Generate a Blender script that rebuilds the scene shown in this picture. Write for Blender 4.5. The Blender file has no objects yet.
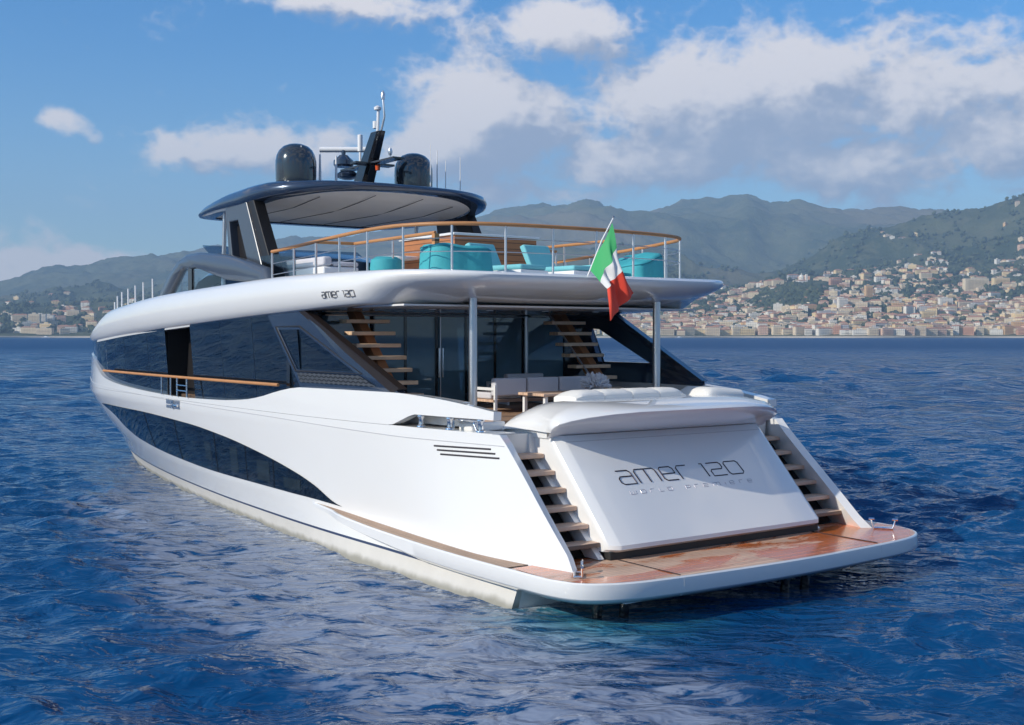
import bpy, bmesh, math, random
import numpy as np
from mathutils import Vector, Matrix
R = math.radians
scn = bpy.context.scene
COL = scn.collection
random.seed(7)

# ------------------------------------------------------------------ camera
cam = bpy.data.cameras.new("camera")
cam.sensor_width = 36.0
cam.lens = 40.78
cam.clip_start = 0.1
cam.clip_end = 30000
camo = bpy.data.objects.new("camera", cam)
COL.objects.link(camo)
camo.location = (-12.85, -12.35, 3.8)
camo.rotation_euler = (R(90 - 1.309), 0, R(-35.3))
scn.camera = camo

# ------------------------------------------------------------------ sun
SUN_AZ = -85.5      # clockwise from +Y : sun stands abeam to port, a little ahead
SUN_EL = 28.5
sl = bpy.data.lights.new("sun", 'SUN')
sl.energy = 4.4
sl.angle = R(0.53)
sl.color = (1.0, 0.93, 0.81)
so = bpy.data.objects.new("sun", sl)
COL.objects.link(so)
sd = Vector((math.sin(R(SUN_AZ)) * math.cos(R(SUN_EL)), math.cos(R(SUN_AZ)) * math.cos(R(SUN_EL)), math.sin(R(SUN_EL))))
so.rotation_euler = sd.to_track_quat('Z', 'Y').to_euler()
so.location = (-40, 0, 60)

scn.view_settings.view_transform = 'Standard'
scn.view_settings.look = 'None'
scn.view_settings.gamma = 1
scn.view_settings.exposure = 0.25
scn.render.engine = 'CYCLES'
scn.cycles.max_bounces = 8
scn.cycles.transparent_max_bounces = 16
scn.cycles.volume_bounces = 0
scn.cycles.use_denoising = True
scn.cycles.caustics_reflective = False
scn.cycles.caustics_refractive = False

# ------------------------------------------------------------------ node helper
class N:
    def __init__(s, nt): s.nt = nt
    def n(s, t, **k):
        o = s.nt.nodes.new(t)
        for a, b in k.items(): setattr(o, a, b)
        return o
    def lk(s, a, b): s.nt.links.new(a, b)
    def put(s, sock, v):
        if isinstance(v, bpy.types.NodeSocket): s.lk(v, sock)
        else: sock.default_value = v
    def m(s, op, a, b=0.0, c=0.0, clamp=False):
        o = s.n('ShaderNodeMath', operation=op); o.use_clamp = clamp
        s.put(o.inputs[0], a); s.put(o.inputs[1], b); s.put(o.inputs[2], c)
        return o.outputs[0]
    def ss(s, x, a, b):
        o = s.n('ShaderNodeMapRange', interpolation_type='SMOOTHSTEP')
        s.put(o.inputs['Value'], x); o.inputs['From Min'].default_value = a; o.inputs['From Max'].default_value = b
        return o.outputs[0]
    def mix(s, f, a, b):
        o = s.n('ShaderNodeMix', data_type='RGBA')
        s.put(o.inputs[0], f); s.put(o.inputs[6], a); s.put(o.inputs[7], b)
        return o.outputs[2]
    def noise(s, vec, scale, detail=4, rough=.5, dist=0.0, dim='3D'):
        o = s.n('ShaderNodeTexNoise', noise_dimensions=dim)
        if vec is not None: s.lk(vec, o.inputs['Vector'])
        o.inputs['Scale'].default_value = scale; o.inputs['Detail'].default_value = detail
        o.inputs['Roughness'].default_value = rough; o.inputs['Distortion'].default_value = dist
        return o.outputs[0]
    def comb(s, x, y, z):
        o = s.n('ShaderNodeCombineXYZ'); s.put(o.inputs[0], x); s.put(o.inputs[1], y); s.put(o.inputs[2], z)
        return o.outputs[0]
    def sep(s, v):
        o = s.n('ShaderNodeSeparateXYZ'); s.lk(v, o.inputs[0]); return o.outputs
    def mapv(s, v, sc, loc=(0, 0, 0), rot=(0, 0, 0)):
        o = s.n('ShaderNodeMapping'); s.lk(v, o.inputs[0]); o.inputs['Scale'].default_value = sc
        o.inputs['Location'].default_value = loc; o.inputs['Rotation'].default_value = rot
        return o.outputs[0]

def along(q, v, sc, aniso=.42, ang=-52):
    r_ = q.mapv(v, (1, 1, 1), rot=(0, 0, R(ang)))
    return q.mapv(r_, (sc, sc * aniso, sc))
# ------------------------------------------------------------------ world: clear sky with drifting cumulus
w = bpy.data.worlds.new("World"); scn.world = w; w.use_nodes = True
w.cycles.sampling_method = 'MANUAL'; w.cycles.sample_map_resolution = 256
nt = w.node_tree; nt.nodes.clear(); g = N(nt)
sky = g.n('ShaderNodeTexSky', sky_type='NISHITA')
sky.sun_disc = False
sky.sun_elevation = R(SUN_EL)
sky.sun_rotation = R(SUN_AZ)
sky.air_density = 1.0; sky.dust_density = 0.35; sky.ozone_density = 2.2; sky.altitude = 0
SKYS = 0.125
tc = g.n('ShaderNodeTexCoord')
x, y, z = g.sep(tc.outputs['Generated'])
AZ0 = 35.3
# azimuth measured from the direction of the bay, elevation as tangent
ca, sa = math.cos(R(AZ0)), math.sin(R(AZ0))
fwd = g.m('ADD', g.m('MULTIPLY', x, sa), g.m('MULTIPLY', y, ca))
rgt = g.m('SUBTRACT', g.m('MULTIPLY', x, ca), g.m('MULTIPLY', y, sa))
u = g.m('ARCTAN2', rgt, fwd)
hl = g.m('SQRT', g.m('ADD', g.m('MULTIPLY', x, x), g.m('MULTIPLY', y, y)))
v = g.m('ARCTAN2', z, hl)
uv = g.comb(u, v, 0.0)
# cloud banks: (u, v, half width, half height, strength)  in radians
def bl(px, py, rx, ry, s):
    uu = math.atan((px - 512) / 1160.)
    return (uu, math.atan((336 - py) / 1160. * math.cos(uu)), rx / 1160., ry / 1160., s)
BL = [bl(350, 2, 120, 20, 1), bl(78, 126, 24, 13, .85), bl(98, 140, 16, 9, .7), bl(245, 152, 100, 26, 1.15), bl(170, 148, 40, 14, .7),
      bl(485, 124, 84, 48, 1.55), bl(430, 150, 62, 36, 1.1), bl(560, 30, 90, 26, .95), bl(610, 52, 30, 14, .7),
      bl(700, 110, 130, 62, 1.25), bl(800, 95, 130, 62, 1.2), bl(930, 100, 120, 60, 1.05), bl(640, 160, 130, 36, 1.1),
      bl(860, 160, 150, 36, 1.1), bl(1000, 130, 90, 55, 1.1), bl(560, 192, 120, 22, .8), bl(70, 264, 80, 17, 1.2), bl(0, 276, 50, 18, 1.2),
      bl(1180, 120, 160, 60, 1), bl(-160, 240, 140, 30, 1), bl(820, 20, 60, 10, .5)]
nz = g.n('ShaderNodeTexNoise', noise_dimensions='2D'); g.lk(uv, nz.inputs['Vector']); nz.inputs['Scale'].default_value = 14; nz.inputs['Detail'].default_value = 3
vm = g.n('ShaderNodeVectorMath', operation='MULTIPLY_ADD')
g.lk(nz.outputs['Color'], vm.inputs[0]); vm.inputs[1].default_value = (.05, .03, 0); vm.inputs[2].default_value = (-.025, -.015, 0)
va = g.n('ShaderNodeVectorMath', operation='ADD'); g.lk(uv, va.inputs[0]); g.lk(vm.outputs[0], va.inputs[1])
wu, wv, _ = g.sep(va.outputs[0])
def density(du, dv, fine=True):
    """fluffy density at the sky position shifted by du,dv"""
    uu = g.m('ADD', wu, du); vv = g.m('ADD', wv, dv)
    acc = None
    for (a, b, rx, ry, s) in BL:
        dx = g.m('DIVIDE', g.m('SUBTRACT', uu, a), rx)
        dy = g.m('DIVIDE', g.m('SUBTRACT', vv, b), ry)
        q = g.m('ADD', g.m('MULTIPLY', dx, dx), g.m('MULTIPLY', dy, dy))
        e = g.m('MULTIPLY', g.m('EXPONENT', g.m('MULTIPLY', q, -0.8)), s)
        acc = e if acc is None else g.m('MAXIMUM', acc, e)
    # elsewhere round the horizon, unseen scattered banks added for reflections and fill light
    away = g.ss(g.m('ABSOLUTE', u), .62, .95)
    sc = g.noise(g.comb(g.m('MULTIPLY', uu, 1.0), g.m('MULTIPLY', vv, 2.2), 3.0), 3.0, 2, .5, 0, '2D')
    acc = g.m('MAXIMUM', acc, g.m('MULTIPLY', away, g.ss(sc, .40, .70)))
    p = g.comb(g.m('ADD', u, du), g.m('MULTIPLY', g.m('ADD', v, dv), 1.45), 0.0)
    f1 = g.noise(p, 15.0, 7 if fine else 4, .54, .3, '2D')
    f2 = g.noise(p, 46.0, 3 if fine else 1, .5, 0, '2D')
    bil = g.m('ABSOLUTE', g.m('SUBTRACT', f2, .5))
    d = g.m('ADD', acc, g.m('MULTIPLY', g.m('SUBTRACT', f1, .5), 1.35))
    d = g.m('ADD', d, g.m('MULTIPLY', g.m('SUBTRACT', .10, bil), .8))
    return d
D0 = density(0, 0)
D1 = density(-.020, .021)
D2 = density(-.004, .045, False)
alpha = g.ss(D0, .27, .86)
thick = g.ss(D0, .5, 1.5)
lit = g.m('ADD', g.m('MULTIPLY', g.m('SUBTRACT', D0, D1), .85), .50, 0, True)
low = g.ss(D2, .35, 1.35)
lit2 = g.m('MULTIPLY', lit, g.m('SUBTRACT', 1.0, g.m('MULTIPLY', low, .42)), 0, True)
lit2 = g.ss(lit2, .10, .82)
ccol = g.mix(lit2, (.34, .38, .49, 1), (.86, .80, .78, 1))
# the air near the horizon
hz = g.ss(v, .0, .30)
skyc = g.n('ShaderNodeVectorMath', operation='SCALE'); 
tint = g.n('ShaderNodeMix', data_type='RGBA', blend_type='MULTIPLY'); tint.inputs[0].default_value = 1.0
g.lk(sky.outputs[0], tint.inputs[6]); g.lk(g.mix(hz, (.86, 1.0, 1.04, 1), (.20, .70, 1.10, 1)), tint.inputs[7])
g.lk(tint.outputs[2], skyc.inputs[0]); skyc.inputs['Scale'].default_value = SKYS
cloud = g.mix(g.m('MULTIPLY', alpha, .95), skyc.outputs[0], ccol)
ccold = g.n('ShaderNodeVectorMath', operation='SCALE'); g.lk(cloud, ccold.inputs[0]); ccold.inputs['Scale'].default_value = 1.0
bg = g.n('ShaderNodeBackground'); g.lk(ccold.outputs[0], bg.inputs[0]); bg.inputs[1].default_value = 1.0
wo = g.n('ShaderNodeOutputWorld'); g.lk(bg.outputs[0], wo.inputs[0])

# ------------------------------------------------------------------ object helpers
def tag(o, label=None, cat=None, group=None, kind=None):
    if label: o['label'] = label
    if cat: o['category'] = cat
    if group: o['group'] = group
    if kind: o['kind'] = kind
    return o
def empty(name, loc=(0, 0, 0), rz=0):
    o = bpy.data.objects.new(name, None); COL.objects.link(o); o.location = loc; o.rotation_euler = (0, 0, rz)
    o.empty_display_size = .2
    return o
def obj(name, vs, fs, mat, parent=None, smooth=True, bevel=0, solid=0, mats=None, fmat=None, offs=-1, ang=35, sub=0, out=None):
    me = bpy.data.meshes.new(name)
    me.from_pydata([tuple(map(float, q)) for q in vs], [], [list(map(int, f)) for f in fs])
    me.validate()
    bm = bmesh.new(); bm.from_mesh(me); bmesh.ops.remove_doubles(bm, verts=bm.verts, dist=1e-5)
    bmesh.ops.recalc_face_normals(bm, faces=bm.faces); bm.to_mesh(me); bm.free()
    if out is not None:
        sg = sum(p.normal[0] * p.area for p in me.polygons)
        if sg * out < 0: me.flip_normals()
    for mm in (mats or [mat]): me.materials.append(mm)
    if fmat is not None and len(fmat) == len(me.polygons):
        me.polygons.foreach_set('material_index', fmat)
    if smooth:
        me.polygons.foreach_set('use_smooth', [True] * len(me.polygons))
        try: me.set_sharp_from_angle(angle=R(ang))
        except Exception: pass
    o = bpy.data.objects.new(name, me); COL.objects.link(o)
    if parent is not None: o.parent = parent
    if solid:
        md = o.modifiers.new('solid', 'SOLIDIFY'); md.thickness = solid; md.offset = offs; md.use_quality_normals = True
    if bevel:
        md = o.modifiers.new('bevel', 'BEVEL'); md.width = bevel; md.segments = 3; md.limit_method = 'ANGLE'; md.angle_limit = R(40)
        md.harden_normals = False
    if solid and not sub:
        dg = bpy.context.evaluated_depsgraph_get(); m2 = bpy.data.meshes.new_from_object(o.evaluated_get(dg)); o.modifiers.clear(); o.data = m2; m2.name = name
        if smooth:
            m2.polygons.foreach_set('use_smooth', [True] * len(m2.polygons)); m2.set_sharp_from_angle(angle=R(ang))
    if sub:
        md = o.modifiers.new('sub', 'SUBSURF'); md.levels = sub; md.render_levels = sub
    return o
class MB:
    def __init__(s): s.v = []; s.f = []; s.m = []
    def add(s, vs, fs, mi=0):
        b = len(s.v); s.v += [tuple(map(float, q)) for q in vs]; s.f += [[b + i for i in f] for f in fs]; s.m += [mi] * len(fs); return s
    def box(s, x0, x1, y0, y1, z0, z1, mi=0, rz=0, c=None):
        vs = [(x0, y0, z0), (x1, y0, z0), (x1, y1, z0), (x0, y1, z0), (x0, y0, z1), (x1, y0, z1), (x1, y1, z1), (x0, y1, z1)]
        if rz:
            cx, cy = c or ((x0 + x1) / 2, (y0 + y1) / 2); cc, ssn = math.cos(rz), math.sin(rz)
            vs = [(cx + (a - cx) * cc - (b - cy) * ssn, cy + (a - cx) * ssn + (b - cy) * cc, d) for a, b, d in vs]
        return s.add(vs, [(3, 2, 1, 0), (4, 5, 6, 7), (0, 1, 5, 4), (1, 2, 6, 5), (2, 3, 7, 6), (3, 0, 4, 7)], mi)
    def tube(s, pts, r, n=10, mi=0, closed=False, cap=True):
        pts = [Vector(p) for p in pts]; rs = r if isinstance(r, (list, tuple)) else [r] * len(pts)
        L = len(pts); rings = []; prev = None
        for i, p in enumerate(pts):
            a = pts[(i - 1) % L] if (i > 0 or closed) else p; b = pts[(i + 1) % L] if (i < L - 1 or closed) else p
            t = (b - a).normalized()
            if prev is None:
                nn = t.orthogonal().normalized()
            else:
                nn = (prev - t * prev.dot(t)).normalized()
            prev = nn; bb = t.cross(nn)
            rings.append([tuple(p + (nn * math.cos(k * 2 * math.pi / n) + bb * math.sin(k * 2 * math.pi / n)) * rs[i]) for k in range(n)])
        vs = sum(rings, []); fs = []
        for i in range(L if closed else L - 1):
            j = (i + 1) % L
            for k in range(n):
                fs.append((i * n + k, i * n + (k + 1) % n, j * n + (k + 1) % n, j * n + k))
        if cap and not closed: fs += [list(range(n))[::-1], [(L - 1) * n + k for k in range(n)]]
        return s.add(vs, fs, mi)
    def lathe(s, prof, c=(0, 0, 0), n=24, mi=0):
        vs = []; fs = []
        for (r, h) in prof:
            for k in range(n):
                a = 2 * math.pi * k / n; vs.append((c[0] + r * math.cos(a), c[1] + r * math.sin(a), c[2] + h))
        for i in range(len(prof) - 1):
            for k in range(n): fs.append((i * n + k, i * n + (k + 1) % n, (i + 1) * n + (k + 1) % n, (i + 1) * n + k))
        fs += [list(range(n))[::-1], [(len(prof) - 1) * n + k for k in range(n)]]
        return s.add(vs, fs, mi)
    def prism(s, poly, axis, a, b, mi=0):
        """poly: 2D outline; axis 'x': poly=(y,z) extruded in x from a to b ; 'z': poly=(x,y) ; 'y': poly=(x,z)"""
        n = len(poly)
        def P(q, t): return {'x': (t, q[0], q[1]), 'y': (q[0], t, q[1]), 'z': (q[0], q[1], t)}[axis]
        vs = [P(q, a) for q in poly] + [P(q, b) for q in poly]
        return s.add(vs, [list(range(n)), list(range(n, 2 * n))[::-1]] + [(i, (i + 1) % n, n + (i + 1) % n, n + i) for i in range(n)], mi)
    def grid(s, rows, mi=0, closed=False):
        nr = len(rows); nc = len(rows[0]); vs = [q for r in rows for q in r]; fs = []
        for i in range(nr - 1):
            for j in range(nc if closed else nc - 1):
                fs.append((i * nc + j, i * nc + (j + 1) % nc, (i + 1) * nc + (j + 1) % nc, (i + 1) * nc + j))
        return s.add(vs, fs, mi)
    def build(s, name, mat, parent=None, **k):
        if isinstance(mat, (list, tuple)): return obj(name, s.v, s.f, None, parent, mats=list(mat), fmat=s.m, **k)
        return obj(name, s.v, s.f, mat, parent, **k)
def part(o, base):
    return o

# ------------------------------------------------------------------ materials
M = {}
def mat(name, col, rough=.5, metal=0.0, coat=0.0, spec=.5, bump=None, colvar=None, coatr=.05):
    m = bpy.data.materials.new(name); m.use_nodes = True; nt = m.node_tree; q = N(nt)
    b = nt.nodes['Principled BSDF']
    b.inputs['Base Color'].default_value = (*col, 1); b.inputs['Roughness'].default_value = rough; b.inputs['Metallic'].default_value = metal
    b.inputs['Coat Weight'].default_value = coat; b.inputs['Coat Roughness'].default_value = coatr; b.inputs['Specular IOR Level'].default_value = spec
    tcn = q.n('ShaderNodeTexCoord')
    if colvar:
        sc, amt = colvar
        f = q.noise(tcn.outputs['Object'], sc, 5, .6)
        c = q.mix(f, tuple(max(0, k * (1 - amt)) for k in col) + (1,), tuple(min(1, k * (1 + amt)) for k in col) + (1,))
        q.lk(c, b.inputs['Base Color'])
    if bump:
        sc, st = bump
        bp = q.n('ShaderNodeBump'); bp.inputs['Strength'].default_value = st; bp.inputs['Distance'].default_value = .02
        q.lk(q.noise(tcn.outputs['Object'], sc, 4, .5), bp.inputs['Height']); q.lk(bp.outputs[0], b.inputs['Normal'])
    M[name] = m; return m
mat('gelcoat', (.765, .765, .755), .30, coat=1.0, colvar=(.8, .02), coatr=.03)
mat('gelcoat_grey', (.52, .52, .53), .35, coat=.3, colvar=(.8, .03))
mat('bottom_paint', (.60, .58, .54), .5, colvar=(2.2, .10))
def stain():
    m = M['bottom_paint']; q = N(m.node_tree); b = m.node_tree.nodes['Principled BSDF']
    tcn = q.n('ShaderNodeTexCoord'); X = q.sep(tcn.outputs['Object']); src = b.inputs['Base Color'].links[0].from_socket
    n_ = q.noise(q.mapv(tcn.outputs['Object'], (1, 1, .4)), 3.0, 5, .6)
    f = q.m('SUBTRACT', 1.0, q.ss(q.m('SUBTRACT', X[2], q.m('MULTIPLY', n_, .16)), -.06, .06))
    q.lk(q.mix(q.m('MULTIPLY', f, .7), src, (.20, .19, .14, 1)), b.inputs['Base Color'])
stain()
mat('boot_stripe', (.03, .045, .10), .3)
mat('dark_metallic', (.03, .05, .09), .22, metal=.35, coat=1.0)
mat('grey_metallic', (.06, .075, .10), .32, metal=.1, coat=.5)
mat('black_gloss', (.008, .008, .010), .15, coat=.6)
mat('near_black', (.012, .011, .012), .45)
mat('dark_brown', (.018, .012, .010), .4)
mat('chrome', (.80, .80, .82), .13, metal=1.0)
mat('steel', (.62, .63, .65), .28, metal=.9)
mat('white_plastic', (.78, .79, .80), .35)
mat('soffit', (.80, .77, .74), .3, coat=.3)
mat('hardtop_lining', (.80, .74, .68), .45, colvar=(1.2, .04))
mat('blind', (.016, .024, .030), .08)
mat('cushion_white', (.74, .73, .70), .8, bump=(30, .15))
mat('fabric_grey', (.58, .58, .62), .85, bump=(60, .2), colvar=(3, .05))
mat('teal_cover', (.045, .36, .41), .75, bump=(7, .5), colvar=(2.5, .18))
mat('teal_cushion', (.17, .50, .55), .8, bump=(25, .2), colvar=(3, .08))
mat('orange_lamp', (.7, .10, .02), .4)
mat('brown_leather', (.40, .17, .07), .5)
mat('slot_dark', (.03, .025, .03), .5)
mat('letters', (.05, .035, .045), .25, metal=.6)
mat('letter_grey', (.13, .13, .14), .4)
mat('letters_faint', (.36, .33, .38), .3, metal=.4)
mat('coral', (.72, .72, .76), .7)
mat('interior_wall', (.50, .44, .38), .6)
mat('skin_dark', (.02, .02, .02), .5)

def teak(name, dry, wet=None, plank=.06, axis=0):
    m = bpy.data.materials.new(name); m.use_nodes = True; q = N(m.node_tree); b = m.node_tree.nodes['Principled BSDF']
    tcn = q.n('ShaderNodeTexCoord'); X = q.sep(tcn.outputs['Object'])
    a = X[axis]; pl = q.m('DIVIDE', a, plank)
    fr = q.m('FRACT', pl); idn = q.m('FLOOR', pl)
    wnn = q.n('ShaderNodeTexWhiteNoise', noise_dimensions='1D'); q.lk(idn, wnn.inputs['W'])
    sc = [1.5, 1.5, 1.5]; sc[axis] = 40
    grain = q.noise(q.mapv(tcn.outputs['Object'], tuple(sc)), 3.0, 6, .6)
    mottled = q.noise(tcn.outputs['Object'], 1.3, 4, .6)
    val = q.m('ADD', q.m('ADD', q.m('MULTIPLY', wnn.outputs[0], .25), q.m('MULTIPLY', grain, .5)), q.m('MULTIPLY', mottled, .5))
    c = q.mix(q.ss(val, .3, 1.0), tuple(k * .72 for k in dry) + (1,), tuple(min(1, k * 1.25) for k in dry) + (1,))
    seam = q.m('LESS_THAN', fr, .12)
    rough = .55
    if wet:
        wmask = q.ss(q.noise(q.mapv(tcn.outputs['Object'], (.5, 1.5, 1)), 1.0, 6, .68, .6), .44, .53)
        edge = q.ss(X[1], -1.25, -1.0)
        wc = q.mix(q.ss(val, .3, 1.0), tuple(k * .7 for k in wet) + (1,), tuple(min(1, k * 1.3) for k in wet) + (1,))
        c = q.mix(wmask, c, wc)
        b.inputs['Coat IOR'].default_value = 1.33
        q.lk(q.m('MULTIPLY', wmask, .6), b.inputs['Coat Weight']); b.inputs['Coat Roughness'].default_value = .12
        rr = q.m('SUBTRACT', .42, q.m('MULTIPLY', wmask, .2)); q.lk(rr, b.inputs['Roughness'])
    else: b.inputs['Roughness'].default_value = rough
    c = q.mix(q.m('MULTIPLY', seam, .75), c, (.025, .02, .018, 1))
    q.lk(c, b.inputs['Base Color'])
    bp = q.n('ShaderNodeBump'); bp.inputs['Strength'].default_value = .25; bp.inputs['Distance'].default_value = .004
    q.lk(grain, bp.inputs['Height']); q.lk(bp.outputs[0], b.inputs['Normal'])
    M[name] = m
teak('teak_deck', (.40, .25, .16), None)
teak('teak_wet', (.66, .44, .31), (.66, .17, .035), .085, 1)
teak('teak_strip', (.42, .28, .19), None, .05, 0)
teak('teak_tread', (.68, .47, .34), None, .05, 1)
teak('inner_tread', (.80, .56, .37), None, .05, 1)  # tread teak lightened in its colour to stand in for fill light
teak('varnished_teak', (.50, .235, .09), None, .5, 2)
teak('teak_cabinet', (.42, .17, .07), None, .12, 2)

def glass(name, tint, amount, rough=.02, dark=(.006, .012, .022), ior=1.6):
    """tinted pane: part see-through, part diffuse film, with a true fresnel reflection"""
    m = bpy.data.materials.new(name); m.use_nodes = True; nt = m.node_tree; nt.nodes.clear(); q = N(nt)
    fz = q.n('ShaderNodeFresnel'); gg = q.n('ShaderNodeNewGeometry')
    # a thin pane reflects alike from both faces
    q.lk(q.m('ADD', ior, q.m('MULTIPLY', gg.outputs['Backfacing'], 1.0 / ior - ior)), fz.inputs[0])
    gl = q.n('ShaderNodeBsdfGlossy'); gl.inputs['Roughness'].default_value = rough; gl.inputs[0].default_value = (.9, .95, 1, 1)
    tr = q.n('ShaderNodeBsdfTransparent'); tr.inputs[0].default_value = (*tint, 1)
    df = q.n('ShaderNodeBsdfDiffuse'); df.inputs[0].default_value = (*dark, 1)
    m1 = q.n('ShaderNodeMixShader'); m1.inputs[0].default_value = amount; q.lk(df.outputs[0], m1.inputs[1]); q.lk(tr.outputs[0], m1.inputs[2])
    tcn = q.n('ShaderNodeTexCoord'); bp = q.n('ShaderNodeBump'); bp.inputs['Strength'].default_value = .02; bp.inputs['Distance'].default_value = .05
    q.lk(q.noise(tcn.outputs['Object'], .8, 2, .5), bp.inputs['Height']); q.lk(bp.outputs[0], gl.inputs['Normal'])
    m2 = q.n('ShaderNodeMixShader'); q.lk(fz.outputs[0], m2.inputs[0]); q.lk(m1.outputs[0], m2.inputs[1]); q.lk(gl.outputs[0], m2.inputs[2])
    o = q.n('ShaderNodeOutputMaterial'); q.lk(m2.outputs[0], o.inputs[0]); M[name] = m
glass('side_glass', (.02, .03, .05), .15, ior=1.75)
glass('hull_glass', (.02, .03, .05), .10, ior=1.5)
glass('door_glass', (.55, .70, .76), .50, ior=1.7, dark=(.22, .38, .47))  # pale blue film painted in to brighten panes that lie in shade
glass('clear_glass', (.86, .93, .97), .99, ior=1.3)
glass('screen_glass', (.60, .68, .74), .9, ior=1.5)

def grille_mat():
    m = bpy.data.materials.new('grille'); m.use_nodes = True; q = N(m.node_tree); b = m.node_tree.nodes['Principled BSDF']
    tcn = q.n('ShaderNodeTexCoord'); vo = q.n('ShaderNodeTexVoronoi', feature='F1'); vo.inputs['Scale'].default_value = 1
    vo.inputs['Randomness'].default_value = 0
    X = q.sep(tcn.outputs['Object']); row = q.m('FLOOR', q.m('MULTIPLY', X[2], 16))
    sh = q.m('MULTIPLY', q.m('FRACT', q.m('MULTIPLY', row, .5)), 1.0)
    q.lk(q.comb(q.m('ADD', q.m('MULTIPLY', X[1], 6), sh), q.m('MULTIPLY', X[2], 16), 0.0), vo.inputs['Vector'])
    c = q.mix(q.ss(vo.outputs['Distance'], .30, .42), (.005, .005, .006, 1), (.075, .085, .10, 1))
    q.lk(c, b.inputs['Base Color']); b.inputs['Roughness'].default_value = .4; M['grille'] = m
grille_mat()

# =================================================================== THE YACHT
Y = tag(empty('motor_yacht', (0, 0, 0)), 'long white three-deck motor yacht with teak swim platform and dark hardtop, lying in the foreground', 'yacht')
def pch(xs,ys,x):
    # monotone-ish cubic hermite
    xs=np.asarray(xs,float);ys=np.asarray(ys,float)
    h=np.diff(xs);d=np.diff(ys)/h
    m=np.zeros(len(xs));m[0]=d[0];m[-1]=d[-1]
    for i in range(1,len(xs)-1):
        m[i]=0 if d[i-1]*d[i]<=0 else 2*d[i-1]*d[i]/(d[i-1]+d[i])
    x=np.clip(np.asarray(x,float),xs[0],xs[-1])
    i=np.clip(np.searchsorted(xs,x)-1,0,len(xs)-2)
    t=(x-xs[i])/h[i]
    return ys[i]*(2*t**3-3*t**2+1)+h[i]*m[i]*(t**3-2*t**2+t)+ys[i+1]*(-2*t**3+3*t**2)+h[i]*m[i+1]*(t**3-t**2)
K0=[(-1,3.5),(0,3.53),(1,3.6),(3,3.7),(5,3.7),(8,3.55),(11,3.37),(14.5,3.06),(19,2.5),(23.3,1.75),(26,.9),(28.5,0),(32,-1.5)]
K1=[(-1,2.85),(0,3.08),(1,3.33),(2,3.44),(4,3.44),(5,3.47),(6,3.54),(7,3.62),(8,3.66),(11,3.62),(14.5,3.42),(19,2.95),(23.3,2.15),(26,1.35),(29.2,0),(32,-1.1)]
K2=[(-1,2.6),(0,2.75),(1.2,2.98),(2,3.12),(4,3.42),(6,3.62),(8,3.72),(11,3.76),(14.5,3.74),(18,3.66),(21,3.5),(24,2.9),(27,1.95),(30,.5),(31,0),(32,-.5)]
def hb(y,z):
    y=np.asarray(y,float);z=np.asarray(z,float)
    a=pch(*zip(*K0),y);b=pch(*zip(*K1),y);c=pch(*zip(*K2),y)
    # quadratic-ish through z=0,.8,2.2
    z2=np.clip(z,-1,4)
    lo=a+(b-a)*np.clip(z2,-1,.8)/.8
    t=np.clip((z2-.8)/1.4,0,1);hi=b+(c-b)*(t*(1.25-.25*t))
    r=np.where(z2<.8,lo,hi)
    r=np.where(z2<0,a+(z2)*.25,r)
    r=r-np.clip(z2-2.2,0,3)*.06
    return np.maximum(r,0)

def hx(y, z, off=0.0): return float(hb(y, z)) + off
# --- hull skin
def yaft(z):
    if z <= .31: return .75
    if z < .60: return .75 - (z - .31) / .29 * .86
    return -.11 + (z - .6) * 1.09
def skin(ulist, zlist, side):
    rows = []
    for u_ in ulist:
        r = []
        for z_ in zlist:
            ya = yaft(z_)
            yy = ya + (float(np.interp(z_, [-.7, 0, .8, 2.2, 3.4], [27.6, 28.3, 29.0, 30.8, 31])) - ya) * u_
            # last station closes on the stem
            r.append((side * hx(yy, z_), yy, z_))
        rows.append(r)
    return rows
ul = [0, .004, .012, .022, .035] + list(np.linspace(.05, .94, 60)) + [.96, .98, 1]
zl = [-.7, -.4, 0, .15, .3, .34, .45, .55, .6, .65, .72, .8, .95, 1.1, 1.3, 1.5, 1.7, 1.9, 2.1, 2.2, 2.33]
for sd_ in (-1, 1):
    mb = MB().grid(skin(ul, zl, sd_)); nc_ = len(zl) - 1
    mb.m = [1 if zl[i % nc_] < .3 else 2 if zl[i % nc_] < .34 else 0 for i in range(len(mb.f))]
    mb.build('hull_side', [M['gelcoat'], M['bottom_paint'], M['boot_stripe']], Y, solid=.15, out=sd_)
# transom below the platform
MB().box(-3.5, 3.5, .76, .9, -.7, .33).build('transom', M['gelcoat'], Y)
# --- upper bulwark
def ztop(y): return float(pch([.9, 1.2, 1.85, 2.5, 3.2, 4.4, 7.4, 8.24, 9.1, 9.85, 11.2, 13.7, 15.9, 18.5, 20.4, 21.6, 23, 25, 31],
                              [2.60, 2.62, 2.66, 2.74, 2.81, 2.87, 2.85, 2.76, 2.61, 2.52, 2.45, 2.41, 2.44, 2.52, 2.66, 2.95, 3.18, 3.25, 3.4], y))
def zbot(y): return float(np.interp(y, [1.0, 1.5, 3.86, 4.36, 4.6], [2.58, 2.52, 2.52, 2.335, 2.335])) if y > 4.36 or y < 3.86 else 2.52 - (y - 3.86) / .5 * .185
ys = list(np.linspace(1.92, 4.6, 20)) + list(np.linspace(4.8, 30.85, 70))
for sd_ in (-1, 1):
    rows = []
    for yy in ys:
        a, b = zbot(yy), ztop(yy)
        if yy < 3.86: a = 2.54
        b = max(b, a + .05)
        rows.append([(sd_ * hx(yy, a + (b - a) * t, 0), yy, a + (b - a) * t) for t in (0, .33, .66, 1)])
    MB().grid(rows).build('bulwark', M['gelcoat'], Y, solid=.16, out=sd_)
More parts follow.
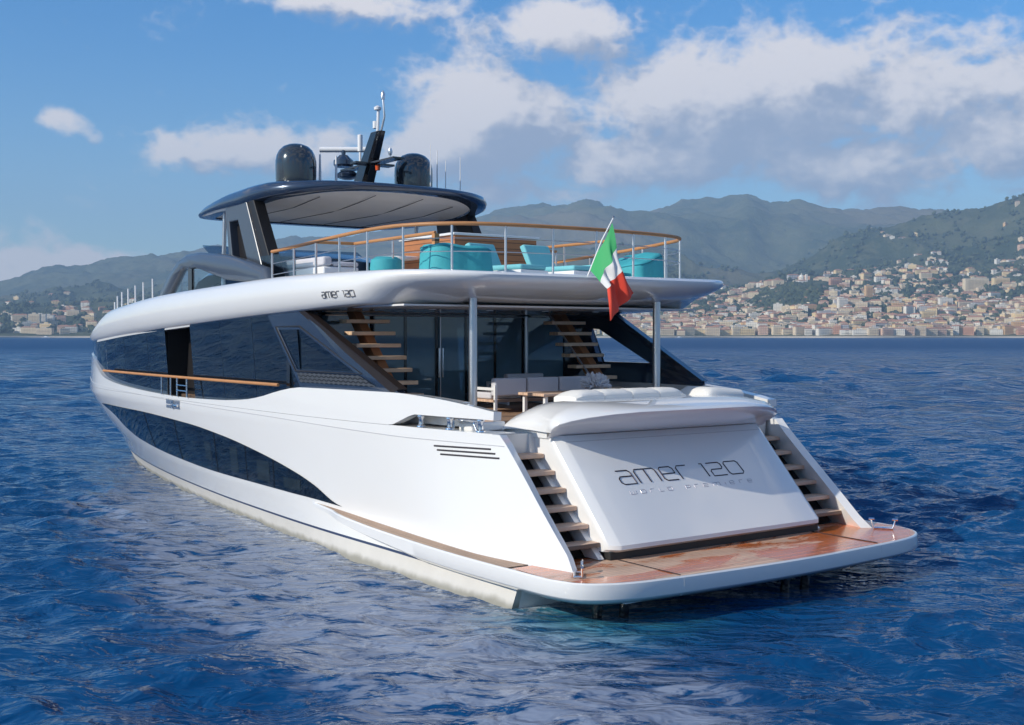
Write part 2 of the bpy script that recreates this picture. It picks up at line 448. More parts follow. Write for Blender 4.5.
# mooring pocket : recessed tray, shaded back plate, ledge lip
for sd_ in (-1, 1):
    rows = []
    for yy in np.linspace(1.95, 4.5, 12):
        rows.append([(sd_ * (hx(yy, 2.33) - .02), yy, 2.332), (sd_ * (hx(yy, 2.33) - .45), yy, 2.332)])
    MB().grid(rows).build('mooring_recess', M['gelcoat'], Y, smooth=False, solid=.01)
    for yy in (3.7, 3.0, 2.3):
        b = MB(); xx = sd_ * (hx(yy, 2.3) - .10)
        b.lathe([(.075, 0), (.07, .02), (.045, .04), (.04, .09), (.045, .14), (.065, .17), (.062, .19)], (xx, yy, 2.34), 16)
        b.build('bollard', M['chrome'], Y)
    b = MB(); a = [(sd_ * (hx(t, 2.3) - .17), t, 2.5) for t in (2.35, 2.7, 3.0)]
    b.tube(a, .018, 8); b.tube([(a[0][0], 2.35, 2.34), a[0]], .018, 8); b.tube([(a[2][0], 3.0, 2.34), a[2]], .018, 8)
    b.tube([(a[0][0], 2.5, 2.34), (a[0][0], 2.62, 2.5)], .014, 8)
    b.build('fairlead', M['chrome'], Y)
    # seam line along the top strake
    pts = [(sd_ * (hx(t, zz) + .002), t, zz) for t, zz in [(1.66, 2.17)] + [(q_, float(np.interp(q_, [1.6, 4.1, 8.2, 13.6, 19.6, 28], [2.17, 2.16, 2.24, 2.29, 2.39, 2.6]))) for q_ in np.linspace(2.2, 28, 60)]]
    MB().tube(pts, .007, 6).build('seam_line', M['gelcoat_grey'], Y)
    # three engine room slots in the aft quarter
    for (ya, za, yb, zb_) in ((3.22, 2.075, 1.93, 2.11), (3.14, 2.015, 1.82, 2.05), (3.05, 1.955, 1.72, 1.99)):
        pts = [(sd_ * (hx(t, zz) + .002), t, zz) for t, zz in zip(np.linspace(ya, yb, 8), np.linspace(za, zb_, 8))]
        MB().tube(pts, .014, 8).build('air_slot', M['slot_dark'], Y)
# --- dark window sweeping along the hull
WU = ([5.95, 6.21, 6.87, 7.62, 9.23, 11.06, 13.27, 17.28, 20.25, 21.4], [.80, .85, 1.09, 1.27, 1.51, 1.70, 1.83, 1.91, 1.91, 1.89])
WL_ = ([5.95, 7.08, 8.46, 11.8, 15.09, 18.21, 19.49, 20.13, 20.9, 21.4], [.80, .845, .86, .87, .93, 1.09, 1.32, 1.6, 1.80, 1.885])
for sd_ in (-1, 1):
    rows = []
    for yy in np.linspace(5.97, 21.35, 90):
        a, b = float(pch(WL_[0], WL_[1], yy)), float(pch(WU[0], WU[1], yy))
        rows.append([(sd_ * (hx(yy, a + (b - a) * t) + .012), yy, a + (b - a) * t) for t in np.linspace(0, 1, 7)])
    hw = MB().grid(rows).build('hull_window', M['hull_glass'], Y)
    for yy in (8.55, 9.9, 11.6, 14.2, 16.6):
        a, b = float(pch(WL_[0], WL_[1], yy)), float(pch(WU[0], WU[1], yy))
        MB().tube([(sd_ * (hx(yy, z_) + .012), yy, z_) for z_ in np.linspace(a + .01, b - .01, 6)], .012, 6).build('mullion', M['black_gloss'], hw)
    # pale blinds and fittings seen behind the dark pane
    for (y0, y1, z0, z1) in ((10.35, 10.75, .98, 1.5), (8.75, 9.35, .95, 1.35), (7.4, 8.1, .93, 1.13), (11.9, 12.3, 1.1, 1.5)):
        rows = [[(sd_ * (hx(t, z_) + .016), t, z_) for z_ in (z0, z1)] for t in np.linspace(y0, y1, 4)]
        MB().grid(rows).build('window_blind', M['blind'], hw)
# hull fitting under the side door
for sd_ in (-1, 1):
    rows = [[(sd_ * (hx(t, z_) + .01), t, z_) for z_ in (2.12, 2.32)] for t in np.linspace(13.65, 14.6, 5)]
    MB().grid(rows).build('side_hatch', M['steel'], Y)
    MB().tube([(sd_ * (hx(14.1, z_) + .03), 14.1, z_) for z_ in (2.13, 2.31)], .035, 8).build('cleat', M['chrome'], Y)
    MB().tube([(sd_ * (hx(t, 2.2) + .03), t, 2.2) for t in (13.7, 13.95)], .03, 8).build('cleat', M['chrome'], Y)
# --- swim platform
def outline_platform():
    half = [(6.9, None), (6.2, None), (5.5, 3.77), (4.4, 3.79), (3.0, 3.79), (1.5, 3.76), (.7, 3.74), (-.1, 3.70), (-.45, 3.63), (-.72, 3.48), (-.92, 3.2), (-1.04, 2.8), (-1.1, 2.3), (-1.15, 1.6), (-1.19, .8)]
    ptsl = []
    for yy, xx in half:
        z_ = float(np.interp(yy, [2, 4.2, 5.4, 6.7, 7], [.60, .65, .70, .765, .77]))
        if xx is None: xx = hx(yy, z_) + (.02 if yy > 6.5 else .11)
        ptsl.append((-xx, yy, z_))
    return ptsl + [(0, -1.205, .6)] + [(-a, b, c) for a, b, c in ptsl[::-1]]
PO = outline_platform()
# smooth the outline
def resample(pts, n):
    P = np.array(pts); d = np.r_[0, np.cumsum(np.linalg.norm(np.diff(P, axis=0), axis=1))]
    t = np.linspace(0, d[-1], n); return np.stack([pch(d, P[:, k], t) for k in range(3)], 1)
def pchv(d, ys_, t): return pch(d, ys_, t)
POs = resample(PO, 160)
rows = []
nP = len(POs)
tang = np.gradient(POs, axis=0); nrm = np.stack([-tang[:, 1], tang[:, 0], 0 * tang[:, 0]], 1); nrm /= np.linalg.norm(nrm, axis=1)[:, None]
if nrm[nP // 2][1] > 0: nrm = -nrm          # point outwards (aft)
prof = [(-.34, -.012), (-.03, -.012), (-.03, .004), (.004, .004), (.018, -.012), (.022, -.20), (.012, -.215), (-.10, -.285), (-.5, -.315)]
for (off, dz) in prof:
    rr = []
    for i in range(nP):
        fade = float(np.interp(POs[i][1], [3.0, 6.9], [1, .28]))
        p = POs[i] + nrm[i] * off; rr.append((p[0], p[1], POs[i][2] + (dz * fade if dz < -.02 else dz)))
    rows.append(rr)
b = MB().grid(rows)
b.box(-2.9, 2.9, -.86, .78, .285, .30)
b.build('swim_platform', M['gelcoat'], Y)
# teak: aft deck and the two side strips
def aft_edge(x):  # y of the aft edge at |x|
    hp = [(0, -1.205), (.8, -1.19), (1.6, -1.15), (2.3, -1.1), (2.8, -1.04), (3.2, -.92), (3.48, -.72), (3.63, -.45), (3.70, -.1)]
    return float(pch([a for a, _ in hp], [c for _, c in hp], abs(x)))
rows = []
for xx in np.linspace(-3.67, 3.67, 60):
    y0 = aft_edge(xx) + .03; y1 = .62 if abs(xx) < 3.1 else .62
    y0 = min(y0, y1 - .02)
    rows.append([(xx, y0 + (y1 - y0) * t, .6055) for t in np.linspace(0, 1, 6)])
MB().grid(rows).build('platform_teak', M['teak_wet'], Y)
for sd_ in (-1, 1):
    rows = []
    for i in range(nP):
        p = POs[i]
        if p[1] > .6 and (p[0] * sd_) > 0:
            q = p - nrm[i] * .028; inn = min(hx(p[1], p[2]) - .03, abs(q[0]) - .02)
            rows.append([(q[0], q[1], p[2] + .006), (sd_ * inn, q[1], p[2] + .006)])
    MB().grid(rows).build('side_teak_strip', M['teak_strip'], Y)
# platform seams, cleats, lifting struts underneath
for xx in (-2.1, 2.05):
    MB().tube([(xx, aft_edge(xx) + .06, .612), (xx, .6, .612)], .008, 6).build('platform_seam', M['slot_dark'], Y)
    pts = [(xx, aft_edge(xx) - dy, z_) for dy, z_ in ((-.01, .602), (.014, .58), (.016, .48), (.006, .40), (-.05, .335))]
    MB().tube([pts[0], pts[1], pts[2], pts[3], pts[4]], .006, 6).build('platform_seam', M['gelcoat_grey'], Y)
def cleat(x_, y_, z_, rz):
    o = empty('mooring_cleat', (x_, y_, z_), rz); o.parent = Y
    b = MB(); b.tube([(-.13, 0, .10), (-.08, 0, .085), (.08, 0, .085), (.13, 0, .10)], .014, 8)
    b.tube([(-.05, 0, 0), (-.05, 0, .085)], .013, 8); b.tube([(.05, 0, 0), (.05, 0, .085)], .013, 8)
    b.lathe([(.03, 0), (.03, .01)], (-.05, 0, 0), 10); b.lathe([(.03, 0), (.03, .01)], (.05, 0, 0), 10)
    me = b.build('cleat_horn', M['chrome'], o); return o
bpy.context.view_layer.update()
for (a, c, rz) in ((-3.22, -.36, .9), (3.2, -.3, -.9)):
    b = MB(); cc, s_ = math.cos(rz), math.sin(rz)
    def T(p): return (a + p[0] * cc - p[1] * s_, c + p[0] * s_ + p[1] * cc, .606 + p[2])
    b.tube([T((-.19, 0, .16)), T((-.15, 0, .02)), T((.15, 0, .02)), T((.19, 0, .16))], .016, 8)
    b.tube([T((-.23, 0, .165)), T((-.14, 0, .165))], .02, 8); b.tube([T((.14, 0, .165)), T((.23, 0, .165))], .02, 8)
    b.tube([T((-.15, 0, .02)), T((-.15, .1, .02)), T((.15, .1, .02)), T((.15, 0, .02))], .016, 8)
    b.build('mooring_cleat', M['chrome'], Y)
for xx, y0_ in ((-2.85, -.25), (-2.5, -.4), (.5, -.6), (.92, -.62)):
    b = MB(); b.tube([(xx, y0_, .28), (xx, y0_ + .05, -.3)], .07, 10); b.box(xx - .09, xx + .09, y0_ - .1, y0_ + .6, .17, .282)
    b.build('platform_strut', M['black_gloss'], Y, smooth=False)

# --- aft stairs (six treads each side) and their backs, coloured as shade
TY = [(.40, .85), (.66, 1.08), (.93, 1.31), (1.19, 1.545), (1.46, 1.78), (1.73, 2.01)]
for sd_ in (-1, 1):
    for (ty, tz) in TY:
        xo = hx(ty, tz) - .12
        x0, x1 = sorted((sd_ * 2.28, sd_ * max(xo, 2.7)))
        MB().box(x0, x1, ty, ty + .30, tz - .065, tz).build('stair_tread', M['teak_tread'], Y, bevel=.012)
    # white stringer against the island, back plate blackened to paint in the shade under the treads
    b = MB(); b.prism([(.32, .62), (.64, .62), (2.32, 2.22), (2.32, 2.30), (2.0, 2.3), (1.98, 2.02)], 'x', sd_ * 2.27, sd_ * 2.37)
    b.build('stair_stringer', M['gelcoat'], Y, smooth=False)
    b = MB(); b.prism([(.68, .615), (.76, .60), (2.36, 2.16), (2.36, 2.24)], 'x', sd_ * 2.375, sd_ * 3.1)
    b.build('stair_back', M['near_black'], Y, smooth=False)
    # landing between stairs and cockpit
    b = MB(); b.prism([(2.05, 2.0), (2.9, 2.0), (2.9, 2.305), (2.02, 2.305)], 'x', sd_ * 2.28, sd_ * 2.93); b.build('stair_landing', M['gelcoat'], Y, smooth=False)

for sd_ in (-1, 1):
    b = MB(); b.box(min(sd_ * 2.3, sd_ * 2.95), max(sd_ * 2.3, sd_ * 2.95), 2.72, 3.1, 2.31, 2.45)
    b.build('stair_coaming', M['gelcoat'], Y, bevel=.03)
# --- transom island with the sun pad lip
def island_rows():
    rows = []
    xs = [-2.36, -2.345, -2.31, -2.25, -2.15, -2.0, -1.8, -1.5, -1.1, -.6, 0, .6, 1.1, 1.5, 1.8, 2.0, 2.15, 2.25, 2.31, 2.345, 2.36]
    for xx in xs:
        t = (2.36 - abs(xx))
        k = min(1, t / .75); k = math.sqrt(max(0, 1 - (1 - k) ** 2))      # dome rise
        k2 = min(1, t / 1.25); k2 = k2 * k2 * (3 - 2 * k2); k2 = .35 * k + .65 * k2
        top = 2.36 + .43 * k
        yl = 1.46 - .74 * k2; zl_ = 2.34 + .32 * (.45 * k + .55 * k2)                     # the lip crease
        wd = 1 + .11 * min(1, k2 * 3)
        rows.append([(xx, 2.95, 2.26), (xx, 2.86, 2.26 + .20 * k), (xx, 2.62, 2.34 + .30 * k), (xx, 2.3, top - .03 * k), (xx, 2.0, top), (xx, 1.62 - .22 * k2, top - .012),
                     (xx * wd, 1.5 - .46 * k2, top * .6 + .4 * zl_ - .004), (xx * wd, yl + .10 * k2, zl_ + .045 * k), (xx * wd, yl + .02 * k2, zl_ + .018 * k), (xx * wd, yl, zl_), (xx * wd, yl + .025 * k2, zl_ - .05 * k2), (xx * (wd * .5 + .5), yl + .16 * k2, zl_ - .17 * k2),
                     (xx, yl + .38 * k2, zl_ - .27 * k2), (xx, 1.50 - .17 * k2, 2.335 + .0 * k2), (xx, 1.52, 2.30), (xx, 1.6, 2.25)])
    return rows
IR = island_rows()
b = MB().grid(IR)
b.build('aft_lip', M['gelcoat'], Y, ang=42)
# body under the lip: side walls, chamfer and the raked name panel
def py_(z_): return .10 + (z_ - .78) * .93
b = MB()
zs = [.72, .76, .82, 1.0, 1.5, 2.0, 2.29]
rows = []
for z_ in zs:
    rr = min(1, (z_ - .72) / .09); rd = .10 * (1 - math.sqrt(max(0, 1 - (1 - rr) ** 2)))
    yy = py_(z_)
    if z_ < .82: yy = py_(.82) + rd - (.82 - z_) * .35
    xr = 2.27
    row = [(-xr, 3.0, z_)]
    row += [(-xr, yy + .22, z_), (-xr + .004, yy + .17, z_), (-xr + .03, yy + .11, z_), (-xr + .15, yy + .012, z_), (-xr + .19, yy, z_)]
    row += [(xx, yy, z_) for xx in (-1.4, -.7, 0, .7, 1.4)]
    row += [(-a, c, d) for a, c, d in row[:6][::-1]]
    rows.append(row)
b.grid(rows)
b.add(rows[0], [list(range(len(rows[0])))]); b.add(rows[-1], [list(range(len(rows[-1])))])
TPN = b.build('transom_panel', M['gelcoat'], Y, ang=28)
MB().box(-2.30, 2.30, 1.64, 2.93, 2.25, 2.352).build('lip_base', M['gelcoat'], Y, smooth=False)
# side cheek closing the lip down to the stair
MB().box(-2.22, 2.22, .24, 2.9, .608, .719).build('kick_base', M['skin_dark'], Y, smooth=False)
# fine seam across the top of the panel
MB().tube([(-2.1, py_(2.2) - .002, 2.2), (2.1, py_(2.2) - .002, 2.2)], .005, 6).build('panel_seam', M['gelcoat_grey'], Y)

# --- lettering as inlaid strokes
def rr(pts): return pts
S_ = {  # strokes on a unit box (width 1, height 1), squared techno letters
 'a': [[(.08, 1), (.85, 1), (1, .85), (1, 0), (.15, 0), (0, .15), (0, .42), (.15, .57), (1, .57)]],
 'm': [[(0, 0), (0, .85), (.12, 1), (1.38, 1), (1.5, .85), (1.5, 0)], [(.75, 1), (.75, 0)]],
 'e': [[(.95, 0), (.15, 0), (0, .15), (0, .85), (.15, 1), (.85, 1), (1, .85), (1, .5), (0, .5)]],
 'r': [[(0, 0), (0, .85), (.15, 1), (.8, 1)]],
 '1': [[(-.12, 1), (.05, 1), (.05, 0)]],
 '2': [[(0, 1), (.9, 1), (1.02, .88), (1.02, .62), (.9, .5), (.12, .5), (0, .38), (0, 0), (1.02, 0)]],
 '0': [[(.13, 0), (0, .13), (0, .87), (.13, 1), (1.0, 1), (1.13, .87), (1.13, .13), (1.0, 0), (.13, 0)]],
 'w': [[(0, 1), (0, .13), (.12, 0), (1.1, 0), (1.2, .13), (1.2, 1)], [(.6, 0), (.6, .8)]],
 'o': [[(.13, 0), (0, .13), (0, .87), (.13, 1), (.87, 1), (1, .87), (1, .13), (.87, 0), (.13, 0)]],
 'l': [[(0, 1), (0, .13), (.12, 0), (.8, 0)]],
 'd': [[(1, 1), (1, .13), (.87, 0), (.13, 0), (0, .13), (0, .87), (.13, 1), (1, 1)]],
 'p': [[(0, 0), (0, 1), (.87, 1), (1, .87), (1, .45), (.87, .32), (0, .32)]],
 'i': [[(0, 0), (0, .8)]],
}
ADV = {'a': 1.28, 'm': 1.80, 'e': 1.28, 'r': 1.0, '1': .42, '2': 1.3, '0': 1.3, 'w': 1.2, 'o': 1, 'l': .8, 'd': 1, 'p': 1, 'i': .1, ' ': 1.0}
def lettering(text, org, du, dv, dn, w_, h_, rad, gap, gap_parent, material, shear=0.0, surf=None):
    cx = 0.0; word = None
    for ch in text:
        b = MB()
        for st in S_.get(ch, []):
            pts = []
            if surf: st = [(st[i][0] + (st[i + 1][0] - st[i][0]) * t / 4, st[i][1] + (st[i + 1][1] - st[i][1]) * t / 4) for i in range(len(st) - 1) for t in range(4)] + [st[-1]]
            for (a, c) in st:
                uu = (cx + a * w_) + shear * c * h_; vv = c * h_
                p = Vector(org) + Vector(du) * uu + Vector(dv) * vv
                if surf: p = Vector(surf(p))
                pts.append(tuple(p + Vector(dn) * rad * .3))
            b.tube(pts, rad, 6)
        if b.v: b.build('letter', material, gap_parent)
        cx += (ADV[ch] + gap) * w_
    return cx
vdir = Vector((0, .93, 1)).normalized(); ndir = Vector((0, -1, .93)).normalized()
zz = 1.57
wtot = lettering('amer 120', (-1.475, py_(zz), zz), (1, 0, 0), vdir, ndir, .283, .255, .0098, 0, TPN, M['letters'], shear=-.15)
zz = 1.435
wtot2 = lettering('world premiere', (-1.42, py_(zz), zz), (1, 0, 0), vdir, ndir, .098, .062, .0036, .93, TPN, M['letters_faint'])
print('TEXT', wtot, wtot2)

# --- superstructure side glass of the main deck
def zfb(y): return float(pch([2.6, 4.5, 7.5, 9.8, 13.9, 18.1, 21, 22.5, 24.5], [4.36, 4.34, 4.25, 4.17, 4.01, 3.83, 3.68, 3.62, 3.60], y))
def zft(y): return float(pch([2.6, 3.5, 8, 11, 15, 18, 20, 21.3, 22.4, 23.4, 24.5], [4.82, 4.87, 4.93, 4.88, 4.78, 4.62, 4.47, 4.2, 3.96, 3.80, 3.66], y))
def gx_(yy, z_): return hx(yy, 2.4) - .16 + (z_ - 2.4) * .075
for sd_ in (-1, 1):
    def pane(y0, y1, gl='side_glass', nm='side_window'):
        rows = []
        for yy in np.linspace(y0 + .006, y1 - .006, max(4, int((y1 - y0) * 2))):
            a, b_ = ztop(yy) - .05, zfb(yy) + .05
            if yy < 8.6:
                pass
            rows.append([(sd_ * gx_(yy, z_), yy, z_) for z_ in (a, b_)])
        return MB().grid(rows).build(nm, M[gl], Y)
    for (a, c) in ((7.55 if sd_ < 0 else 7.9, 9.58), (9.58, 11.26), (11.26, 13.1), (14.85, 16.3), (16.3, 18.4), (18.4, 20.4), (20.4, 22.0), (22.0, 24.0)):
        pane(a, c)
    # sliding side door stands open: black void with inner return walls
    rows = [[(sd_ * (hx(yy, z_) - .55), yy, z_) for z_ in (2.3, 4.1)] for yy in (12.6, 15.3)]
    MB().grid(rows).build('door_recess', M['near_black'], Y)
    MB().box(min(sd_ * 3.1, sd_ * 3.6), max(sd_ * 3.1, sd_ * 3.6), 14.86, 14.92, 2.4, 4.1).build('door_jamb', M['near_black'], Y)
    # pale panel with an oval light inside the next window
    MB().box(min(sd_ * 3.40, sd_ * 3.42), max(sd_ * 3.40, sd_ * 3.42), 15.2, 16.2, 2.6, 3.85).build('inner_panel', M['interior_wall'], Y)
    # varnished rail along the glass with its stanchions by the door
    pts = [(sd_ * (hx(t, 2.85) + .06), t, float(np.interp(t, [8.2, 20.2], [2.87, 2.85]))) for t in np.linspace(8.2, 20.2, 30)]
    MB().tube(pts, .032, 10).build('side_handrail', M['varnished_teak'], Y)
    for t in (13.1, 13.75, 14.2, 14.85):
        MB().tube([(sd_ * (hx(t, 2.5) + .04), t, 2.42), (sd_ * (hx(t, 2.85) + .06), t, 2.84)], .022, 8).build('rail_post', M['chrome'], Y)
    for z_ in (2.56, 2.68):
        MB().tube([(sd_ * (hx(t, 2.5) + .05), t, z_) for t in (13.1, 13.75)], .016, 8).build('rail_bar', M['chrome'], Y)
    # thin light shelf line below the deck edge forward
    rows = [[(sd_ * (hx(t, 4) + .045), t, zfb(t) + .03), (sd_ * (hx(t, 4) + .05), t, zfb(t) - .03), (sd_ * (hx(t, 4) - .1), t, zfb(t) - .035)] for t in np.linspace(9.85, 21.5, 30)]
    MB().grid(rows).build('drip_ledge', M['gelcoat_grey'], Y)
    # raked buttress plate with a triangular light
    dq = 0 if sd_ < 0 else -.42
    def bx(yy, z_): return sd_ * (gx_(yy, z_) + .015)
    outer = [(8.75, 4.20), (7.3 + dq * .6, 4.30), (7.2 + dq * .6, 4.22), (4.42 + dq, 2.95), (4.32 + dq, 2.84), (7.55, 2.83)]
    hole = [(8.3, 3.92), (7.4, 3.92), (5.6, 3.18), (7.65, 3.18)] if sd_ < 0 else [(7.85, 3.97), (7.45, 3.95), (5.6, 3.24), (7.4, 3.24)]
    b = MB()
    for xoff in (0, -.14):
        vs = [(bx(*q) + sd_ * xoff, *q) for q in outer + hole]
        # quads between outer and hole
        fs = [(0, 1, 7, 6), (1, 2, 7), (2, 3, 8, 7), (3, 4, 8), (4, 5, 9, 8), (5, 0, 6, 9)]
        b.add(vs, fs)
    n0 = 10
    for lp in ((0, 1, 2, 3, 4, 5), (6, 7, 8, 9)):
        for i in range(len(lp)):
            j = lp[(i + 1) % len(lp)]; i0 = lp[i]; b.f.append([i0, j, n0 + j, n0 + i0]); b.m.append(0)
    b.build('wing_buttress', M['dark_metallic'] if sd_ < 0 else M['dark_metallic'], Y, smooth=False)
    vs = [(bx(*q) - sd_ * .03, *q) for q in hole]
    MB().add(vs, [(0, 1, 2, 3)]).build('buttress_pane', M['side_glass'] if sd_ < 0 else M['clear_glass'], Y, smooth=False)
    # brown-black inner edge band
    e = [(7.50 + dq * .6, 4.30), (7.27 + dq * .6, 4.31), (4.28 + dq, 2.93), (4.50 + dq, 2.85)]
    b = MB()
    vs = [(bx(*q) + sd_ * .012, *q) for q in e] + [(bx(*q) - sd_ * .14, *q) for q in e]
    b.add(vs, [(0, 1, 2, 3), (7, 6, 5, 4), (0, 4, 5, 1), (1, 5, 6, 2), (2, 6, 7, 3), (3, 7, 4, 0)])
    b.build('buttress_edge', M['dark_brown'] if sd_ < 0 else M['dark_metallic'], Y, smooth=False)
    # honeycomb intake
    q4 = [(7.65, 3.12), (5.45, 3.12), (4.95, 2.94), (7.55, 2.94)]
    MB().add([(bx(*q) + sd_ * .006, *q) for q in q4], [(0, 1, 2, 3)]).build('air_grille', M['grille'], Y)
    # frame line of the triangular light
    b = MB(); hp = [(bx(*q) + sd_ * .004, *q) for q in ([(8.42, 3.98), (7.42, 3.98), (5.35, 3.15), (7.7, 3.15)] if sd_ < 0 else [(7.9, 4.02), (7.43, 4.0), (5.45, 3.20), (7.36, 3.20)])]
    b.tube(hp, .018, 6, closed=True); b.build('light_frame', M['near_black'], Y)

# --- upper (fly) deck body
def fly_outline():
    half = [(24.6, 0.0), (24.5, 1.2), (24.2, 2.1), (23.7, 2.75), (22.8, 3.22), (21.5, 3.48), (20, 3.63), (18, 3.74), (16, 3.81), (13, 3.85), (10, 3.87), (8, 3.87), (6.4, 3.85), (5.3, 3.80), (4.5, 3.72), (3.85, 3.52), (3.35, 3.2), (3.02, 2.8), (2.84, 2.3), (2.72, 1.5), (2.66, .75)]
    L = [(-b_, a) for a, b_ in half]
    return L + [(0, 2.64)] + [(-a, c) for a, c in L[::-1][:-1]]
FO = fly_outline()
def resample2(pts, n):
    P = np.array(pts + [pts[0]]); d = np.r_[0, np.cumsum(np.linalg.norm(np.diff(P, axis=0), axis=1))]
    t = np.linspace(0, d[-1], n, endpoint=False); return np.stack([pch(d, P[:, k], t) for k in range(2)], 1)
nF = 200
Fp = resample2(FO, nF)
tg = np.roll(Fp, -1, 0) - np.roll(Fp, 1, 0); fn = np.stack([-tg[:, 1], tg[:, 0]], 1); fn /= np.linalg.norm(fn, axis=1)[:, None]
if fn[nF // 2][1] > 0: fn = -fn
rows = []
PR = [(.0, -.002), (.03, .0), (.12, .03), (.30, .16), (.46, .37), (.62, .62), (.83, .86), (1.0, 1.0)]
prof = [('in', 0.0)]
def fly_ring(i0, i1, f0, f1):
    rr = []
    for i in range(nF):
        yy = Fp[i][1]; t = min(1, max(0, (5.1 - yy) / 1.5)); bl_ = t * t * (3 - 2 * t)
        ins = i0 * (1 - bl_) + i1 * bl_ * (.55 + .45 * max(0, -fn[i][1])); zf_ = f0 * (1 - bl_) + f1 * bl_
        p = Fp[i] - fn[i] * ins
        a, b_ = zfb(yy), zft(yy)
        rr.append((p[0], p[1], a + (b_ - a) * zf_))
    return rr
RG = [(.42, 2.1, 0, 0), (.16, 1.72, 0, 0), (.10, 1.45, .05, .07), (.045, .95, .17, .24), (.012, .40, .35, .42), (0, .12, .52, .62), (.012, .01, .68, .77), (.06, 0, .86, .89), (.13, .05, .975, .97), (.22, .13, 1.0, 1.0), (.34, .26, .97, .985)]
rows = [fly_ring(*q_) for q_ in RG]
b = MB().grid(rows, closed=True)
for ring in (rows[0], rows[-1]):
    base = len(b.v); b.v += ring
    for i in range(nF // 2):
        a0, a1, b0, b1 = i, i + 1, (nF - i) % nF, (nF - i - 1) % nF
        f = [base + a0, base + a1, base + b1, base + b0]; f = list(dict.fromkeys(f))
        if len(f) > 2: b.f.append(f); b.m.append(0)
UPD = b.build('upper_deck', M['gelcoat'], Y, ang=60)
# ceiling of the aft cockpit
b = MB().box(-3.3, 3.3, 4.2, 7.99, 4.30, 4.33); b.build('cockpit_ceiling', M['soffit'], Y, smooth=False)
b = MB()
for xx in (-1.9, -.65, .65, 1.9):
    b.lathe([(.07, 0), (.07, .01)], (xx, 5.6, 4.273), 14)
b.build('ceiling_downlight', M['steel'], Y)
# name on the upper deck side
def fsurf(p):
    yy = p.y; i = int(np.argmin(np.abs(Fp[:nF // 2, 1] - yy) + (Fp[:nF // 2, 0] > -2) * 100))
    f_ = (p.z - zfb(yy)) / (zft(yy) - zfb(yy)); t = min(1, max(0, (5.1 - yy) / 1.5)); bl_ = t * t * (3 - 2 * t)
    zs_ = [q_[2] * (1 - bl_) + q_[3] * bl_ for q_ in RG[1:]]; is_ = [q_[0] * (1 - bl_) + q_[1] * bl_ * .55 for q_ in RG[1:]]
    return (Fp[i][0] + float(np.interp(f_, zs_, is_)) - .007, p.y, p.z)
lettering('amer 120', (-3.9, 6.13, 4.46), (0, -1, .004), (0, 0, 1), (-1, 0, 0), .118, .105, .0085, 0, UPD, M['letter_grey'], surf=fsurf, shear=-.1)

# --- cockpit
MB().box(-2.65, 2.65, 3.12, 4.6, 2.36, 2.42).box(-3.2, 3.2, 4.6, 8.0, 2.36, 2.42).build('cockpit_floor', M['teak_deck'], Y, smooth=False)
for sd_ in (-1, 1):
    rows = []
    for yy in np.linspace(2.95, 8.0, 16):
        xx = hx(yy, 2.5) - .42
        rows.append([(sd_ * (hx(yy, 2.6) - .10), yy, ztop(yy) - .03), (sd_ * xx, yy, ztop(yy) - .03), (sd_ * xx, yy, 2.36)])
    MB().grid(rows).build('inner_bulwark', M['gelcoat'], Y, smooth=False, solid=.02)
    b = MB(); b.tube([(sd_ * 2.08, 4.0, 2.42), (sd_ * 2.08, 4.0, 4.60)], .072, 18); 
    b.lathe([(.09, 0), (.09, .02), (.06, .03)], (sd_ * 2.08, 4.0, 2.42), 16)
    b.build('deck_pillar', M['steel'], Y)
    # inside flights to the upper deck
    for k in range(9):
        tz = 4.33 - .223 * k; ty = 7.15 - .205 * k
        x0, x1 = sorted((sd_ * (2.1 if sd_ < 0 else 1.72), sd_ * (3.02 if sd_ < 0 else 2.62)))
        MB().box(x0, x1, ty - .15, ty + .15, tz - .07, tz).build('inner_stair_tread', M['inner_tread'], Y, bevel=.01)
    b = MB(); b.prism([(7.5, 4.30), (7.22, 4.30), (5.33, 2.42), (5.75, 2.42)], 'x', sd_ * (2.5 if sd_ < 0 else 2.2), sd_ * (2.68 if sd_ < 0 else 2.38)); b.build('inner_stringer', M['brown_leather'], Y, smooth=False)
    if sd_ > 0: MB().tube([(sd_ * 1.9, 7.2, 4.30), (sd_ * 1.9, 5.35, 2.62), (sd_ * 1.9, 5.32, 2.42)], .02, 8).build('stair_handrail', M['steel'], Y)
    # dark bulkhead beside the doors
    MB().box(min(sd_ * 2.95, sd_ * 3.62), max(sd_ * 2.95, sd_ * 3.62), 7.95, 8.1, 2.36, 4.3).build('side_bulkhead', M['black_gloss'], Y, smooth=False)
    MB().box(min(sd_ * 1.9, sd_ * 2.93), max(sd_ * 1.9, sd_ * 2.93), 7.98, 8.0, 2.5, 4.2).build('side_pane', M['door_glass'], Y, smooth=False)
# aft doors
for i in range(5):
    x0 = -1.82 + i * .728
    d = MB().box(x0 + .03, x0 + .698, 7.975, 7.995, 2.44, 4.2).build('glass_door', M['door_glass'], Y, smooth=False)
    b = MB(); b.box(x0, x0 + .03, 7.96, 8.01, 2.42, 4.22); b.box(x0 + .698, x0 + .728, 7.96, 8.01, 2.42, 4.22)
    b.build('door_frame', M['black_gloss'], d, smooth=False)
for xx in (.0, .09):
    MB().tube([(xx - .33, 7.92, 2.95), (xx - .33, 7.92, 3.55)], .018, 8).build('door_handle', M['chrome'], Y)
MB().tube([(-.285, 7.94, 2.42), (-.285, 7.94, 4.22)], .015, 6).build('door_edge', M['steel'], Y)
MB().box(-2.95, 2.95, 7.93, 8.05, 4.21, 4.30).build('door_header', M['black_gloss'], Y, smooth=False)
MB().tube([(-2.9, 7.90, 4.205), (1.82, 7.90, 4.205)], .012, 6).build('header_trim', M['steel'], Y)
